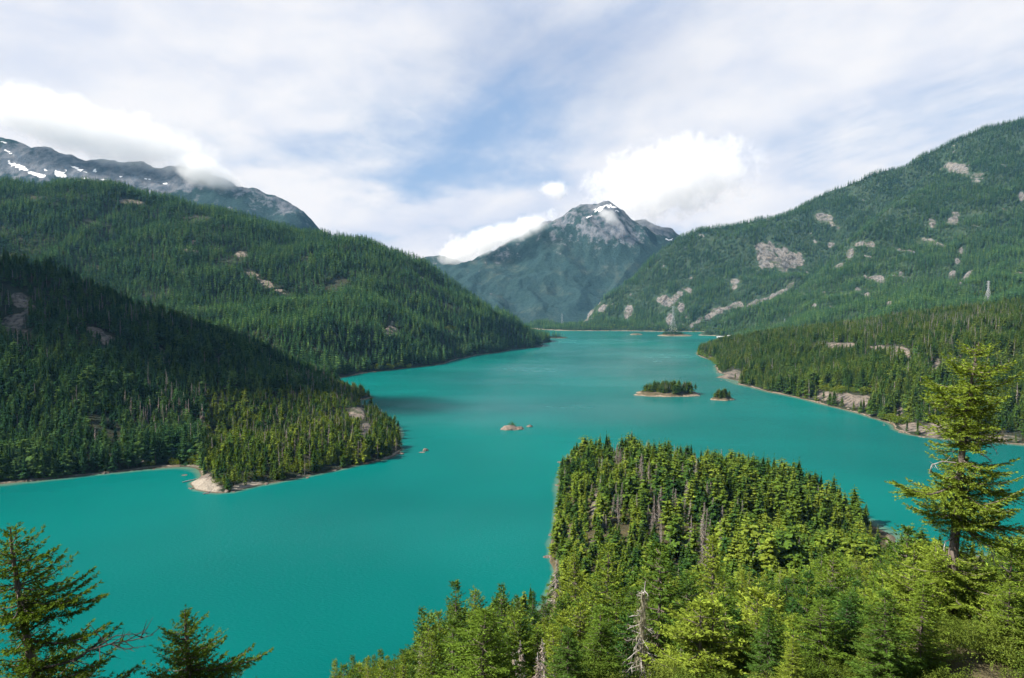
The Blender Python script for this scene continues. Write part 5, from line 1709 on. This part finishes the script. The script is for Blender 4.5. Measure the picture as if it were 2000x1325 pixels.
# boulders along the waterline
protos = []
for k in range(4):
    c, o_ = rock(1000, 838, 1.0, .32, 'x', 40 + k)
    protos.append(o_)
spots = []
for (L, uv) in (('near_hill', [(60, 941), (210, 926), (300, 918), (365, 930), (372, 956), (405, 965), (450, 962), (520, 947), (590, 934), (650, 921), (720, 905), (775, 888), (785, 868)]),
                ('wooded_headland', [(1398, 716), (1401, 730), (1420, 745), (1470, 759), (1545, 775), (1600, 788), (1660, 804), (1690, 813), (1730, 831), (1765, 845), (1800, 854), (1840, 859)]),
                ('near_slope', [(1074, 1090), (1077, 1045), (1083, 995), (1092, 950), (1104, 905)])):
    for (u, v) in uv:
        for q in range(2):
            w_ = W(u + rt.normal(0, 6), v - 1.0 + rt.normal(0, .7))
            spots.append((w_, rt.uniform(2.2, 5.5), L))
for i, (w_, s_, L) in enumerate(spots):
    o_ = protos[i % 4] if i < 4 else protos[i % 4].copy()
    if i >= 4:
        o_.name = 'rock'
        COL.objects.link(o_)
    o_.location = (w_.x, w_.y, max(ground(w_.x, w_.y, LANDS[L]), -.3))
    o_.scale = (s_, s_, s_ * rt.uniform(.6, 1.1))
    o_.rotation_euler = (0, 0, rt.uniform(0, 6))
    nm = {'near_hill': 'the left hill and its lobe', 'wooded_headland': 'the right headland', 'near_slope': 'the peninsula'}[L]
    tag(o_, 'brown boulder at the waterline of ' + nm, 'rock', 'boulders along the shore of ' + nm)

# ------------------------------------------------------------------ clouds lying on the mountains, and the air of the valley
def cloud(u, v, y, half_u, half_v, depth, tilt, label, dens=.0048, scale=.0030, soft=.6, seed=0.0, rough=.66, amp=2.2, squash=1.0):
    """a bank of cloud: an egg-shaped body of vapour whose density is broken up by noise towards its skin"""
    c = P(u, v, y)
    sx, sz = half_u * y / F, half_v * y / F
    bm = bmesh.new()
    bmesh.ops.create_icosphere(bm, subdivisions=3, radius=1.12)
    me = bpy.data.meshes.new('cloud')
    bm.to_mesh(me)
    bm.free()
    o = bpy.data.objects.new('cloud', me)
    COL.objects.link(o)
    o.location = c
    o.scale = (sx, depth, sz)
    o.rotation_euler = (0, R(tilt), 0)
    m, nt, out = material('cloud_vapour')
    ob = nt.node('ShaderNodeTexCoord').outputs['Object']
    r_ = nt.vmath('LENGTH', ob)
    pos = nt.vmath('ADD', nt.node('ShaderNodeNewGeometry').outputs['Position'], (seed * 977, seed * 311, seed * 173))
    n = nt.noise(nt.scale(pos, (1, 1, squash)), scale, 9.0, rough, 0.35)
    d_ = nt.math('ADD', nt.math('SUBTRACT', 1.0, r_), nt.math('MULTIPLY', nt.math('SUBTRACT', n, 0.5), amp))
    d_ = nt.math('MULTIPLY', nt.step(d_, 0.06, soft), nt.step(nt.math('SUBTRACT', 1.1, r_), 0.0, 0.15))
    pv = nt.node('ShaderNodeVolumePrincipled')
    pv.inputs['Color'].default_value = (1, 1, 1, 1)
    pv.inputs['Anisotropy'].default_value = 0.0
    nt.put(pv.inputs['Density'], nt.math('MULTIPLY', d_, dens))
    nt.l.new(pv.outputs[0], out.inputs['Volume'])
    me.materials.append(m)
    tag(o, label, 'cloud')
    return o


cloud(160, 248, 5750, 330, 66, 270, 15.5, 'thick white bank of cloud lying along the crest of the left mountain', seed=1.0, amp=1.3, scale=.0034, soft=.5)
cloud(410, 345, 5700, 90, 34, 240, 28, 'ragged right end of the cloud bank trailing down the crest of the left mountain', seed=2.0, dens=.006)
cloud(1035, 440, 6750, 62, 26, 200, -24, 'white cloud hanging on the left shoulder of the central peak', seed=3.0, dens=.008, scale=.0045, amp=2.6)
cloud(960, 468, 6650, 70, 30, 230, -16, 'lower puff of white cloud left of the central peak, spilling over its ridge', seed=8.3, dens=.008, scale=.0045, amp=2.6)
cloud(893, 488, 6900, 46, 32, 240, -10, 'soft cloud filling the gap left of the central peak', seed=4.0, dens=.006, scale=.0045, amp=2.6)
cloud(1190, 425, 6560, 24, 15, 90, 30, 'small wisp of cloud drifting in front of the summit of the central peak', seed=5.0, dens=.008, scale=.005)
cloud(1310, 350, 8600, 190, 85, 600, -12, 'tall heap of cloud rising behind the central peak on its right', seed=6.0, dens=.0035, amp=3.0, soft=.7, scale=.0040)
cloud(1085, 372, 8600, 40, 22, 200, 0, 'small separate puff of cloud left above the central peak', seed=7.0, dens=.006, scale=.003)


def shade_cloud(px, py, pz, hx, hy, label, dens, seed):
    """a cloud overhead, outside the picture, whose shadow lies on the ground at (px, py, pz)"""
    t = (1720 - pz) / SUN.z
    q = Vector((px, py, pz)) + SUN * t
    o = cloud(1000, 600, 100, 10, 10, 10, 0, label, dens, .004, .5, seed, amp=.9)
    o.location = q
    o.scale = (hx, hy, 60)
    return o


shade_cloud(-500, 935, 90, 400, 190, 'flat cloud overhead to the left whose shadow darkens the near left hill', .035, 11.0)
shade_cloud(-1650, 1900, 260, 500, 210, 'thin flat cloud overhead to the far left, shading the flank of the long ridge', .006, 12.0)

bm = bmesh.new()
bmesh.ops.create_cube(bm, size=1.0)
me = bpy.data.meshes.new('haze')
bm.to_mesh(me)
bm.free()
hz = bpy.data.objects.new('haze', me)
COL.objects.link(hz)
X0, X1, Y0, Y1, Z0, Z1 = -4300, 5300, -700, 5060, -60, 1560
hz.location = ((X0 + X1) / 2, (Y0 + Y1) / 2, (Z0 + Z1) / 2)
hz.scale = (X1 - X0, Y1 - Y0, Z1 - Z0)
m, nt, out = material('valley_air')
pv = nt.node('ShaderNodeVolumePrincipled')
pv.inputs['Color'].default_value = (0.30, 0.64, 1.0, 1)
pv.inputs['Absorption Color'].default_value = (1, 1, 1, 1)
pv.inputs['Density'].default_value = 2.1e-5
pv.inputs['Anisotropy'].default_value = 0.0
nt.l.new(pv.outputs[0], out.inputs['Volume'])
me.materials.append(m)
tag(hz, 'thin blue haze filling the air of the valley', 'haze', None, 'stuff')
